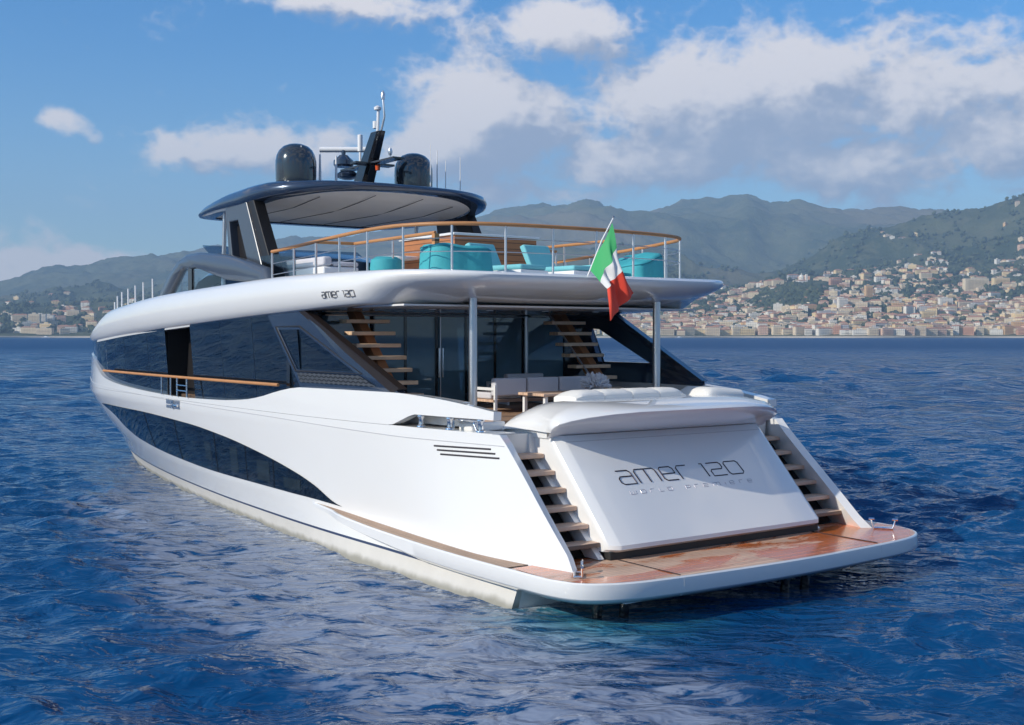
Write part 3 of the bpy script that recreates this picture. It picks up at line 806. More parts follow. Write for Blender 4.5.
MB().tube([(1.86, 7.9, 2.42), (1.86, 7.9, 4.22)], .045, 12).build('door_post', M['steel'], Y)
# saloon inside
b = MB(); b.box(-3.3, 3.3, 8.2, 19.5, 2.36, 2.42); b.build('saloon_floor', M['teak_deck'], Y, smooth=False)
b = MB(); b.box(-3.3, 3.3, 19.5, 19.6, 2.36, 4.1); b.build('saloon_bulkhead', M['interior_wall'], Y, smooth=False)
b = MB(); b.box(-3.3, 3.3, 8.1, 19.5, 4.08, 4.12); b.build('saloon_ceiling', M['soffit'], Y, smooth=False)
b = MB(); b.box(-1.5, 1.0, 10.0, 10.9, 2.42, 2.85); b.box(-1.5, 1.0, 10.8, 11.0, 2.85, 3.15); b.build('saloon_sofa', M['fabric_grey'], Y, bevel=.05)
b = MB(); b.box(.8, 1.6, 13.0, 13.2, 2.42, 4.0); b.box(-1.9, -1.7, 12.0, 12.2, 2.42, 4.0); b.build('saloon_column', M['teak_cabinet'], Y, smooth=False)

# --- grey arches either side of the helm and the windscreen
for sd_ in (-1, 1):
    outer = [(16.9, 4.60), (16.85, 4.78), (16.28, 5.20), (15.36, 5.63), (14.88, 5.74), (13.98, 5.745), (12.26, 5.60), (11.46, 5.46), (10.16, 5.21), (9.85, 4.80)]
    inner = [(16.2, 4.60), (15.95, 4.86), (15.17, 5.37), (14.9, 5.42), (13.99, 5.36), (12.92, 5.15), (12.3, 5.04), (11.4, 4.97), (10.6, 4.92), (10.5, 4.80)]
    b = MB(); rows = []
    for (o_, i_) in zip(outer, inner):
        r = []
        for (t, xo) in ((0, 3.02), (0, 3.12), (.12, 3.18), (.5, 3.20), (.88, 3.18), (1, 3.12), (1, 3.02)):
            r.append((sd_ * xo, o_[0] + (i_[0] - o_[0]) * t, o_[1] + (i_[1] - o_[1]) * t))
        rows.append(r)
    b.grid(rows, closed=True); b.build('helm_arch', M['grey_metallic'], Y, ang=50)
    MB().box(min(sd_ * 3.05, sd_ * 3.12), max(sd_ * 3.05, sd_ * 3.12), 14.55, 14.80, 4.7, 5.42).build('arch_post', M['black_gloss'], Y, smooth=False)
    MB().prism([(16.1, 4.75), (15.1, 5.4), (14.8, 5.42), (14.0, 5.36), (12.5, 5.05), (12.4, 4.8)], 'x', sd_ * 3.09, sd_ * 3.10).build('side_screen', M['clear_glass'], Y, smooth=False)
    # hardtop leg: A shaped plate plus the black aft leg
    so_ = [(12.95, 6.78), (11.75, 6.78), (10.75, 5.05), (12.62, 5.05)]
    si_ = [(12.70, 6.36), (12.20, 6.36), (11.62, 5.32), (12.46, 5.32)]
    b = MB()
    for xo in (2.92, 2.68):
        b.add([(sd_ * xo, *q) for q in so_ + si_], [(0, 1, 5, 4), (1, 2, 6, 5), (2, 3, 7, 6), (3, 0, 4, 7)])
    for lp in ((0, 1, 2, 3), (4, 5, 6, 7)):
        for i in range(4):
            j = lp[(i + 1) % 4]; b.f.append([lp[i], j, 8 + j, 8 + lp[i]]); b.m.append(0)
    b.build('hardtop_leg', M['grey_metallic'], Y, smooth=False, bevel=.03)
    b = MB(); b.box(min(sd_ * 2.7, sd_ * 2.74), max(sd_ * 2.7, sd_ * 2.74), 11.9, 12.66, 5.3, 6.3); b.build('leg_infill', M['near_black'], Y, smooth=False)
    b = MB(); b.prism([(12.1, 6.75), (11.42, 6.75), (10.35, 5.10), (10.35, 4.90), (10.75, 4.90)], 'x', sd_ * 2.62, sd_ * 2.88); b.build('black_leg', M['near_black'], Y, smooth=False, bevel=.02)
    MB().tube([(sd_ * 2.6, 13.9, 4.9), (sd_ * 2.6, 13.75, 6.75)], .05, 12).build('front_post', M['steel'], Y)
# helm console and screen
b = MB()
rows = []
for xx in np.linspace(-2.5, 2.5, 13):
    k = math.sqrt(max(0, 1 - (abs(xx) / 2.62) ** 4))
    rows.append([(xx, 16.4, 4.6), (xx, 16.2, 4.75 + .35 * k), (xx, 15.8, 4.8 + .85 * k), (xx, 15.2, 4.85 + 1.02 * k), (xx, 14.5, 4.85 + 1.05 * k), (xx, 14.0, 4.85 + .85 * k), (xx, 13.9, 4.6)])
b.grid(rows); b.build('helm_console', M['dark_metallic'], Y, ang=50)
b = MB(); b.grid([[(xx, 16.3 + .12 * (1 - (xx / 2.2) ** 2), 6.08), (xx, 15.7 + .12 * (1 - (xx / 2.2) ** 2), 5.78)] for xx in np.linspace(-2.2, 2.2, 9)])
b.build('wind_deflector', M['screen_glass'], Y, solid=.03)
# --- hardtop
half = [(15.62, 0.0), (15.6, 1.6), (15.45, 2.45), (15.1, 2.75), (14.2, 2.92), (13, 2.98), (11.9, 2.97), (11.1, 2.86), (10.5, 2.6), (10.05, 2.15), (9.75, 1.6), (9.58, .9)]
HL = [(-b_, a) for a, b_ in half]; HO = HL + [(0, 9.52)] + [(-a, c) for a, c in HL[::-1][:-1]]
nH = 140
Hp = resample2(HO, nH); tg = np.roll(Hp, -1, 0) - np.roll(Hp, 1, 0); hn = np.stack([-tg[:, 1], tg[:, 0]], 1); hn /= np.linalg.norm(hn, axis=1)[:, None]
if hn[nH // 2][1] > 0: hn = -hn
def hring(ins, f_, camber=0):
    rr = []
    for i in range(nH):
        p = Hp[i] - hn[i] * ins; yy = Hp[i][1]
        zt_ = float(np.interp(yy, [9.5, 11, 13, 15.6], [7.1, 7.1, 7.02, 6.76])); zb_ = float(np.interp(yy, [9.5, 10.3, 12, 15.6], [6.94, 6.80, 6.66, 6.66]))
        rr.append((p[0], p[1], zb_ + (zt_ - zb_) * f_ + camber))
    return rr
R1 = [hring(.42, 0, .05), hring(.40, 0, 0), hring(.12, .0), hring(.03, .12), hring(0, .45), hring(.04, .8), hring(.14, .97), hring(.3, 1.02), hring(1.0, 1.0, .08)]
b = MB().grid(R1, closed=True)
def cap(b, ring, n):
    base = len(b.v); b.v += ring
    for i in range(n // 2):
        f = [base + i, base + i + 1, base + (n - i - 1) % n, base + (n - i) % n]; f = list(dict.fromkeys(f))
        if len(f) > 2: b.f.append(f); b.m.append(0)
cap(b, R1[-1], nH)
HT = b.build('hardtop', M['dark_metallic'], Y, ang=55)
b = MB(); cap(b, hring(.415, 0, .035), nH); b.build('hardtop_lining', M['hardtop_lining'], HT, smooth=False)
for xx in (-1.7, -.6, .6, 1.7):
    zq = lambda t: float(np.interp(t, [9.5, 10.3, 12, 15.6], [6.94, 6.80, 6.66, 6.66])) + .03
    MB().tube([(xx, t, zq(t)) for t in np.linspace(10.6 if abs(xx) > 1 else 10.1, 15.1, 8)], .008, 5).build('lining_seam', M['slot_dark'], HT)
# --- domes, mast and aerials
def dome(x_, y_, zb_):
    o = MB().lathe([(.40, 0), (.44, .01), (.45, .10), (.455, .40), (.45, .52), (.425, .64), (.37, .75), (.28, .835), (.16, .885), (.05, .9), (.001, .902)], (x_, y_, zb_), 40).build('satellite_dome', M['black_dome'], Y)
    MB().lathe([(.47, -.02), (.47, .03), (.44, .05)], (x_, y_, zb_), 40).build('dome_base', M['black_gloss'], o)
mat('black_dome', (.035, .045, .055), .16, coat=1.0, metal=.3)
dome(-1.78, 11.62, 7.18); dome(1.12, 11.4, 7.2)
# small painted emblem on each dome is a plain dark plate
m_ = empty('radar_mast', (0, 0, 0)); m_.parent = Y
def taper(y0, z0, w0, l0, y1, z1, w1, l1, x0=0):
    vs = []
    for (yy, zz_, ww, ll) in ((y0, z0, w0, l0), (y1, z1, w1, l1)):
        for (a, c) in ((-.5, -.3), (-.3, -.5), (.3, -.5), (.5, -.3), (.5, .3), (.3, .5), (-.3, .5), (-.5, .3)):
            vs.append((x0 + a * ww, yy + c * ll, zz_))
    fs = [(i, (i + 1) % 8, 8 + (i + 1) % 8, 8 + i) for i in range(8)] + [tuple(range(8))[::-1], tuple(range(8, 16))]
    return vs, fs
b = MB(); b.add(*taper(12.0, 7.05, .34, .80, 11.08, 8.45, .22, .46)); b.build('mast_column', M['black_gloss'], m_, smooth=False, bevel=.02)
b = MB(); b.box(-.14, .14, 10.15, 12.7, 7.73, 7.77); b.box(-.5, .5, 11.2, 11.5, 7.72, 7.765); b.build('mast_platform', M['black_gloss'], m_, smooth=False)
b = MB(); b.lathe([(.20, 0), (.24, .05), (.24, .15), (.14, .24), (.1, .28)], (-.1, 12.6, 7.82), 20); b.lathe([(.05, 0), (.05, .14)], (-.1, 12.6, 8.08), 12)
b.build('radar_gearbox', M['dark_metallic'], m_)
b = MB(); b.tube([(-.55, 12.95, 8.24), (.35, 12.3, 8.24)], .065, 12); b.build('radar_scanner', M['white_plastic'], m_)
b = MB(); b.lathe([(.10, 0), (.26, .05), (.28, .12), (.16, .2)], (-.1, 12.4, 7.5), 20); b.build('searchlight', M['dark_metallic'], m_)
b = MB(); b.tube([(0, 11.95, 7.75), (0, 11.95, 8.3)], .03, 8); b.lathe([(.06, 0), (.06, .38), (.02, .4)], (0, 11.95, 8.12), 12); b.build('mast_aerial', M['white_plastic'], m_)
b = MB(); b.tube([(0, 11.1, 8.42), (.02, 11.1, 9.0)], .035, 8); b.lathe([(.08, 0), (.085, .06), (.02, .1)], (0, 11.1, 8.95), 12); b.lathe([(.055, 0), (.055, .16)], (0, 11.22, 8.55), 10)
b.build('masthead_light', M['white_plastic'], m_)
b = MB(); b.tube([(0, 10.95, 8.42), (0, 10.78, 8.75), (0, 10.85, 9.2)], .025, 8); b.lathe([(.045, 0), (.055, .12), (.01, .2)], (0, 10.85, 9.15), 10); b.build('masthead_whip', M['steel'], m_)
b = MB(); b.lathe([(.05, 0), (.06, .12), (.03, .14)], (0, 11.1, 7.58), 10); b.build('stern_light', M['orange_lamp'], m_)
b = MB(); b.lathe([(.03, 0), (.055, .08), (.03, .16)], (.1, 10.7, 7.88), 10); b.tube([(.1, 10.7, 7.77), (.1, 10.7, 7.9)], .012, 6); b.build('wind_sensor', M['steel'], m_)
def aer(x_, y_, z0, z1, r_):
    b = MB(); b.tube([(x_, y_, z0), (x_, y_, z0 + (z1 - z0) * .5), (x_, y_, z1)], [r_, r_ * .9, r_ * .6], 8); b.lathe([(r_ * 2, 0), (r_ * 2, .03), (r_, .06)], (x_, y_, z0), 10)
    b.build('whip_aerial', M['white_plastic'], Y)
for a in ((-1.8, 11.3, 7.0, 8.0, .02), (-1.3, 11.4, 7.05, 7.88, .035), (-.9, 11.4, 7.05, 7.86, .035), (1.65, 11.2, 7.05, 8.2, .016), (1.95, 11.3, 7.0, 8.0, .012), (1.1, 10.6, 7.05, 8.2, .012), (2.3, 11.2, 7.0, 8.1, .014)):
    aer(*a)
# --- upper deck railing
half = [(9.2, 3.42), (8, 3.36), (6.6, 3.33), (5.5, 3.24), (4.7, 3.06), (4.1, 2.76), (3.72, 2.3), (3.5, 1.5), (3.42, .7)]
L = [(-b_, a) for a, b_ in half]; RL = L + [(0, 3.38)] + [(-a, c) for a, c in L[::-1]]
Rp = resample([(a, c, float(np.interp(c, [5, 9.2], [5.66, 5.47]))) for a, c in RL], 90)
# closing pieces
MB().tube([tuple(p) for p in Rp], .034, 10).build('upper_handrail', M['varnished_teak'], Y)
for dz in (-.24, -.46):
    MB().tube([(p[0], p[1], p[2] + dz) for p in Rp], .008, 6).build('rail_wire', M['steel'], Y)
for i in list(range(0, 90, 5)) + [89]:
    p = Rp[i]; MB().tube([(p[0], p[1], 4.86), (p[0], p[1], p[2] - .02)], .021, 8).build('rail_stanchion', M['steel'], Y)
# inner guard rails round the two stair openings
for sd_ in (-1, 1):
    pts = [(sd_ * 1.85, 5.2, 5.66), (sd_ * 1.85, 7.9, 5.66), (sd_ * 2.75, 8.0, 5.66)] if sd_ > 0 else [(sd_ * 1.9, 5.5, 5.66), (sd_ * 1.9, 8.6, 5.66), (sd_ * 2.7, 8.7, 5.66)]
    MB().tube(pts, .032, 8).build('guard_rail', M['varnished_teak'], Y)
    for p in (pts[0], pts[1], pts[2], ((pts[0][0]), (pts[0][1] + pts[1][1]) / 2, 5.66)):
        MB().tube([(p[0], p[1], 4.9), (p[0], p[1], 5.64)], .02, 8).build('guard_post', M['steel'], Y)
    MB().box(pts[0][0] - .05, pts[0][0] + .05, pts[0][1] - .06, pts[0][1] + .04, 4.9, 5.64).build('guard_post', M['varnished_teak'], Y)
# stanchions on the upper deck forward
for (yy) in (16.35, 17.2, 18.0, 18.8, 19.6, 20.3, 20.95):
    for sd_ in (-1, 1):
        xx = sd_ * (float(pch([15, 16, 18, 20, 21.3], [3.73, 3.70, 3.6, 3.42, 3.2], yy)) - .22)
        MB().tube([(xx, yy, zft(yy) - .03), (xx, yy, zft(yy) + .50 - (yy - 16.35) * .005)], .02, 8).build('foredeck_stanchion', M['white_plastic'], Y)
# glazed side screen and white seating base forward on the upper deck
b = MB(); b.box(-2.9, -2.86, 9.3, 11.6, 4.9, 5.5); b.build('wind_screen', M['screen_glass'], Y, smooth=False)

# ---------------------------------------------------------------- loose things on board
# bar cabinet
o = tag(empty('bar_cabinet', (0, 7.3, 4.9)), 'long orange-brown wooden bar cabinet with a white top on the upper deck', 'cabinet')
b = MB(); b.box(-.98, .95, -1.0, 1.0, 0, .82); b.build('cabinet_body', M['teak_cabinet'], o, smooth=False)
b = MB(); b.box(-1.03, 1.0, -1.05, 1.05, .822, .87); b.build('worktop', M['gelcoat'], o, bevel=.01)
# upper deck sofa behind the screen
o = tag(empty('deck_sofa', (-2.1, 9.9, 4.9)), 'pale grey built sofa on the upper deck under the hardtop', 'sofa')
MB().box(-.4, .4, -1.1, 1.1, 0, .30).build('sofa_base', M['white_plastic'], o, bevel=.04)
MB().box(-.4, -.2, -1.1, 1.1, .31, .50).build('backrest', M['fabric_grey'], o, bevel=.05)
MB().box(-.18, .4, -1.1, 1.1, .31, .40).build('seat', M['fabric_grey'], o, bevel=.04)
o = tag(empty('deck_table', (-1.2, 8.0, 4.9)), 'low white round table beside the railing on the upper deck', 'table')
MB().lathe([(.28, 0), (.28, .02), (.05, .04), (.05, .42)], (0, 0, 0), 20).build('table_leg', M['white_plastic'], o)
MB().lathe([(.45, .42), (.46, .44), (.46, .47), (.44, .48)], (0, 0, 0), 28).build('table_top', M['white_plastic'], o)
o = tag(empty('teal_pouf', (-1.9, 7.3, 4.9)), 'small teal round pouf near the white table on the upper deck', 'pouf')
MB().lathe([(.20, 0), (.30, .05), (.32, .2), (.30, .36), (.2, .42), (.001, .43)], (0, 0, 0), 20).build('pouf_body', M['teal_cover'], o)
# teal covered furniture
def covered(name, x_, y_, w_, d_, h0, h1, rz, label, cat):
    o = tag(empty(name, (x_, y_, 4.89), rz), label, cat)
    rows = []
    n = 44
    rnd = random.Random(int(x_ * 10) + 50)
    ph = rnd.random() * 6
    for (s_, zf_) in ((1.03, 0), (1.02, .12), (1.0, .4), (.99, .7), (.965, .88), (.90, .97), (.80, 1.0), (.5, 1.01), (.2, 1.005), (.02, 1.0)):
        r = []
        for k in range(n):
            a = 2 * math.pi * k / n; c_, s2 = math.cos(a), math.sin(a)
            e = 4.5; rad = (abs(c_) ** e + abs(s2) ** e) ** (-1 / e)
            px_, py2 = rad * c_ * w_ / 2 * s_, rad * s2 * d_ / 2 * s_
            fold = 1 + .018 * math.sin(9 * a + ph) * (1 - zf_) + .008 * math.sin(17 * a + ph)
            hh = h0 + (h1 - h0) * (px_ / w_ + .5)
            r.append((px_ * fold, py2 * fold, hh * zf_ + .012 * math.sin(5 * a + ph) * (zf_ > .5)))
        rows.append(r)
    b = MB().grid(rows, closed=True); b.build('fabric_cover', M['teal_cover'], o, ang=70)
    b = MB(); seam = [(q[0] * 1.005, q[1] * 1.005, q[2]) for q in rows[4]]
    b.tube(seam, .010, 5, closed=True); b.build('piping', M['teal_dark'], o)
    MB().box(-w_ * .4, w_ * .4, -d_ * .4, d_ * .4, -.02, .02).build('furniture_base', M['white_plastic'], o, smooth=False)
    return o
mat('teal_dark', (.01, .20, .26), .8)
covered('covered_armchair', -1.95, 4.75, 1.15, .95, .50, .44, -.15, 'large teal fabric cover over an armchair at the port corner of the upper deck railing', 'armchair')
covered('covered_armchair', 2.35, 4.95, .95, .95, .28, .60, .2, 'teal covered armchair with a sloping top, rightmost on the upper deck behind the flag', 'armchair')
def lounger(x_, y_, rz, label):
    o = tag(empty('sun_lounger', (x_, y_, 4.89), rz), label, 'sun lounger', 'teal sun loungers on the upper deck')
    MB().box(-.36, .36, -.5, 1.0, .02, .10).build('lounger_frame', M['white_plastic'], o, bevel=.01)
    MB().box(-.34, .34, -.48, .62, .105, .20).build('seat_cushion', M['teal_cushion'], o, bevel=.04)
    b = MB(); b.prism([(.60, .13), (.72, .12), (1.0, .62), (.88, .66)], 'x', -.34, .34); b.build('back_cushion', M['teal_cushion'], o, bevel=.03)
    return o
lounger(-.5, 5.0, .18, 'teal sun lounger with raised back beside the large teal cover')
lounger(.55, 4.75, .12, 'teal sun lounger with raised back just left of the flag')
o = tag(empty('low_table', (1.35, 4.9, 4.89)), 'low teal table behind the flag on the upper deck', 'table')
MB().box(-.35, .35, -.3, .3, .20, .25).build('table_top', M['teal_cushion'], o, bevel=.01)
b = MB()
for (a, c) in ((-.3, -.25), (.3, -.25), (.3, .25), (-.3, .25)): b.box(a - .02, a + .02, c - .02, c + .02, 0, .2)
b.build('table_legs', M['white_plastic'], o, smooth=False)

# flag on its raked staff
o = tag(empty('flag', (-.62, 2.75, 4.784)), 'green, white and red flag hanging from a raked staff at the stern railing', 'flag')
MB().tube([(0, 0, -.01), (.093, -.26, .584), (.182, -.458, .96)], [.016, .015, .012], 8).build('flag_staff', M['white_plastic'], o)
MB().lathe([(.018, 0), (.024, .02), (.001, .04)], (.182, -.458, .96), 10).build('staff_finial', M['steel'], o)
ctrl = {0: ((.172, -.44, .87), (.012, -.05, .12)), 1: ((.225, -.50, .452), (-.10, -.44, -.10)), 2: ((.278, -.58, .126), (-.038, -.54, -.209)), 3: ((.508, -.56, -.285), (-.019, -.60, -.735))}
rows = []
nu, nv = 36, 22
for i in range(nu + 1):
    t = i / nu * 3; k0 = min(2, int(t)); f_ = t - k0
    a0, b0 = ctrl[k0]; a1, b1 = ctrl[k0 + 1]
    A = Vector(a0).lerp(Vector(a1), f_); B = Vector(b0).lerp(Vector(b1), f_)
    r = []
    for j in range(nv + 1):
        s_ = j / nv; p = A.lerp(B, s_)
        amp = .055 * min(1, t * .8)
        p = p + Vector((.012 * math.sin(7 * s_ + t * 2), amp * math.sin(s_ * 9.0 + t * 1.3) + .5 * amp * math.sin(s_ * 17 - t * 2), .012 * math.sin(s_ * 9 + 1)))
        r.append(tuple(p))
    rows.append(r)
mat('flag_green', (.04, .36, .12), .7); mat('flag_white', (.72, .72, .70), .7); mat('flag_red', (.80, .07, .035), .7)
for k, nm in enumerate(('flag_green', 'flag_white', 'flag_red')):
    seg = rows[k * 12: k * 12 + 13]
    MB().grid(seg).build(('green_stripe', 'white_stripe', 'red_stripe')[k], M[nm], o, ang=80)

# cushions on the aft lip : backrest of four, then the lying pad
o = tag(empty('backrest_cushion', (-.32, 2.42, 2.78)), 'long white padded backrest in four segments behind the transom lip', 'cushion')
for k in range(4):
    x0 = -1.06 + k * .60
    b = MB(); rows = []
    for xx in np.linspace(x0, x0 + .59, 9):
        e = min(1, (xx - x0) / .06, (x0 + .59 - xx) / .06); e = max(0, e) ** .5
        hgt = .145 * (.84 + .16 * e)
        if k == 0: hgt *= min(1, .45 + (xx - x0) / .35)
        if k == 3: hgt *= min(1, .35 + (x0 + .59 - xx) / .25)
        rows.append([(xx, -.32, -.05), (xx, -.34, hgt * .45), (xx, -.28, hgt * .85), (xx, -.18, hgt), (xx, .05, hgt * .98), (xx, .2, hgt * .8), (xx, .25, hgt * .4), (xx, .25, -.05)])
    b.grid(rows); b.add(rows[0], [tuple(range(8))]); b.add(rows[-1], [tuple(range(8))[::-1]])
    b.build('cushion_segment', M['cushion_white'], o, ang=60)
o = tag(empty('sun_pad', (1.9, 2.45, 2.72)), 'bright white rounded sun pad at the right end of the transom lip', 'cushion')
rows = []
for xx in np.linspace(-.42, .5, 12):
    t = (xx + .42) / .92; hgt = .21 * math.sqrt(max(0, 1 - (1 - min(1, t / .35)) ** 2)) * (1 - .35 * t)
    rows.append([(xx, -.38, -.02), (xx, -.38, hgt * .5), (xx, -.32, hgt * .9), (xx, -.2, hgt), (xx, .3, hgt), (xx, .42, hgt * .6), (xx, .44, -.02)])
b = MB().grid(rows); b.add(rows[-1], [tuple(range(7))[::-1]]); b.build('pad', M['cushion_white'], o, ang=60)
# low sofas of the cockpit round a teak table
def osofa(x_, y_, rz, n, label, w_=.66):
    o = tag(empty('outdoor_sofa', (x_, y_, 2.42), rz), label, 'sofa', 'low sofas in the aft cockpit')
    L_ = n * w_
    for k in range(n):
        MB().box(k * w_ + .02, (k + 1) * w_ - .02, .02, .16, .30, .62).build('back_cushion', M['fabric_grey'], o, bevel=.03)
        MB().box(k * w_ + .02, (k + 1) * w_ - .02, .17, .72, .24, .36).build('seat_cushion', M['fabric_grey'], o, bevel=.03)
    MB().box(0, L_, 0, .76, .19, .235).build('seat_deck', M['teak_tread'], o, smooth=False)
    for xx in (0, L_ - .05):
        b = MB(); b.box(xx, xx + .05, -.01, .04, 0, .5); b.box(xx, xx + .05, .70, .75, 0, .45); b.box(xx, xx + .05, .04, .70, .01, .05); b.box(xx, xx + .05, .04, .70, .40, .45)
        b.build('side_frame', M['white_plastic'], o, smooth=False)
    return o
osofa(-1.12, 4.75, 0, 3, 'low pale grey sofa facing the teak table just behind the left steel pillar', .74)
osofa(.45, 6.6, 0, 1, 'single pale grey armchair beyond the teak table, before the glass doors', .95)
o = tag(empty('coffee_table', (.35, 3.9, 2.42)), 'teak topped low table in the aft cockpit, half hidden by the white lip', 'table')
MB().box(-1.3, .9, -.38, .38, .34, .39).build('table_top', M['teak_tread'], o, bevel=.01)
for (a, c) in ((-1.2, -.3), (.8, -.3), (.8, .3), (-1.2, .3)): MB().box(a - .03, a + .03, c - .03, c + .03, 0, .338).build('leg', M['white_plastic'], o, smooth=False)
# white coral sculpture
o = tag(empty('coral_sculpture', (.62, 4.05, 2.81)), 'spiky white coral ornament standing on the teak table', 'ornament')
b = MB(); rnd = random.Random(4)
for k in range(150):
    th = rnd.random() * 6.283; ph = math.acos(rnd.uniform(-.15, 1)); L_ = rnd.uniform(.20, .27)
    d = Vector((math.sin(ph) * math.cos(th) * 1.25, math.sin(ph) * math.sin(th), math.cos(ph) * 1.05)); c0 = Vector((0, 0, .07))
    mid = c0 + d * L_ * .55 + Vector((rnd.uniform(-.02, .02), rnd.uniform(-.02, .02), rnd.uniform(-.02, .02)))
    end = c0 + d * L_
    b.tube([tuple(c0), tuple(mid), tuple(end)], [.022, .017, .009], 5)
    e2 = mid + (d + Vector((rnd.uniform(-.5, .5), rnd.uniform(-.5, .5), rnd.uniform(-.3, .5)))) * .09
    b.tube([tuple(mid), tuple(e2)], [.015, .008], 5)
b.build('coral_branches', M['coral'], o); MB().lathe([(.10, 0), (.11, .02), (.05, .05)], (0, 0, 0), 16).build('coral_base', M['coral'], o)

# =================================================================== SEA
def water_mat():
    m = bpy.data.materials.new('sea'); m.use_nodes = True; q = N(m.node_tree); b = m.node_tree.nodes['Principled BSDF']
    ge = q.n('ShaderNodeNewGeometry'); P = ge.outputs['Position']; X = q.sep(P)
    r = q.m('SQRT', q.m('ADD', q.m('MULTIPLY', X[0], X[0]), q.m('MULTIPLY', X[1], X[1])))
    # aerated water off the port quarter, with hull and sky reflections painted pale
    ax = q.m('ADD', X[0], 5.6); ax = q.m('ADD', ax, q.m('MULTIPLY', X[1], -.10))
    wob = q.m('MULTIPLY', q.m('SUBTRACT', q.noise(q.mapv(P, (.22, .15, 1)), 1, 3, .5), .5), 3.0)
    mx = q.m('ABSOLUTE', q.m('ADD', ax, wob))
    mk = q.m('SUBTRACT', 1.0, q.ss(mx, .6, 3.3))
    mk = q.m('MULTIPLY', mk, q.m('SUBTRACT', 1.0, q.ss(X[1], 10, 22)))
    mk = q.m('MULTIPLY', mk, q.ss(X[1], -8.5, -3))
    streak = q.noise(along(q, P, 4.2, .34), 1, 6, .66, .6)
    foam_sheen = q.m('MULTIPLY', q.ss(mk, .1, .8), q.ss(q.m('ADD', streak, q.m('MULTIPLY', mk, .11)), .50, .62))
    big = q.noise(q.mapv(P, (.5, .28, 1), rot=(0, 0, R(-20))), .35, 3, .5)
    deep = q.mix(big, (.0015, .032, .105, 1), (.003, .066, .190, 1))
    # turquoise churn at the transom
    dx = q.m('SUBTRACT', X[0], -3.0); dy = q.m('SUBTRACT', X[1], -.3)
    dd = q.m('SQRT', q.m('ADD', q.m('MULTIPLY', dx, dx), q.m('MULTIPLY', dy, dy)))
    tq = q.m('MULTIPLY', q.m('SUBTRACT', 1.0, q.ss(dd, .3, 2.2)), q.ss(streak, .3, .6))
    c = q.mix(q.m('MULTIPLY', foam_sheen, .52), deep, (.38, .42, .50, 1))
    c = q.mix(q.m('MULTIPLY', tq, .55), c, (.06, .30, .36, 1))
    hbq = q.m('SUBTRACT', 3.72, q.m('MULTIPLY', q.m('POWER', q.m('SUBTRACT', X[1], 4.0), 2.0), .0056))
    dh = q.m('SUBTRACT', q.m('ABSOLUTE', X[0]), hbq)
    lace = q.m('MULTIPLY', q.m('SUBTRACT', 1.0, q.ss(dh, .03, .45)), q.ss(q.noise(P, 5.0, 5, .7), .46, .60))
    lace = q.m('MULTIPLY', lace, q.m('MULTIPLY', q.ss(X[1], .0, .8), q.m('SUBTRACT', 1.0, q.ss(X[1], 20, 26))))
    c = q.mix(q.m('MULTIPLY', lace, .7), c, (.55, .58, .62, 1))
    # a few flecks of froth on crests
    fl = q.m('MULTIPLY', q.ss(q.noise(P, 2.6, 6, .75, 1.0), .70, .76), q.ss(X[2], .02, .10))
    c = q.mix(q.m('MULTIPLY', fl, .5), c, (.5, .55, .62, 1))
    q.lk(c, b.inputs['Base Color'])
    far = q.ss(r, 45, 450)
    q.lk(q.m('ADD', .07, q.m('ADD', q.m('MULTIPLY', far, .36), q.m('MULTIPLY', foam_sheen, .12))), b.inputs['Roughness'])
    b.inputs['IOR'].default_value = 1.33
    # ripples finer than the mesh; longer ones take over with distance
    n1 = q.noise(along(q, P, 2.9, .48), 1, 3, .52, .5)
    n2 = q.noise(along(q, P, .62, .40), 1, 4, .6, .4)
    n3 = q.noise(along(q, P, .10, .35), 1, 4, .6, .3)
    near = q.m('SUBTRACT', 1.0, q.ss(r, 40, 160))
    mid = q.ss(r, 22, 60)
    h = q.m('ADD', q.m('MULTIPLY', q.m('MULTIPLY', n1, .17), near), q.m('MULTIPLY', q.m('MULTIPLY', n2, .9), mid))
    h = q.m('ADD', h, q.m('MULTIPLY', q.m('MULTIPLY', n3, 3.5), q.ss(r, 90, 400)))
    bp = q.n('ShaderNodeBump'); bp.inputs['Strength'].default_value = 1.0; bp.inputs['Distance'].default_value = 1.0
    q.lk(h, bp.inputs['Height']); q.lk(bp.outputs[0], b.inputs['Normal'])
    M['sea'] = m
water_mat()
def axis(lo, hi, h, far, gr, grl=1.06):
    a = list(np.arange(lo, hi, h)); s_ = h; x_ = a[0]; left = []
    while x_ > -far: s_ *= grl; x_ -= s_; left.append(x_)
    s_ = h; x_ = a[-1]; right = []
    while x_ < far: s_ *= gr; x_ += s_; right.append(x_)
    A = np.array(left[::-1] + a + right); S = np.gradient(A); return A, S
gx, sx = axis(-21, 12, .085, 7700, 1.014)
gy, sy = axis(-9, 22, .085, 7700, 1.014)
GX, GY = np.meshgrid(gx, gy); SP = np.maximum(*np.meshgrid(sx, sy))
rs = np.random.RandomState(11)
Z = np.zeros_like(GX); DX = np.zeros_like(GX); DY = np.zeros_like(GX)
nW = 90
lams = np.exp(rs.uniform(np.log(.30), np.log(4.0), nW)); lams = np.concatenate([lams, np.exp(rs.uniform(np.log(2.5), np.log(16.0), 30))])
RR = np.hypot(GX, GY); farw = np.clip((RR - 35) / 50, 0, 1)
wind = R(-118)
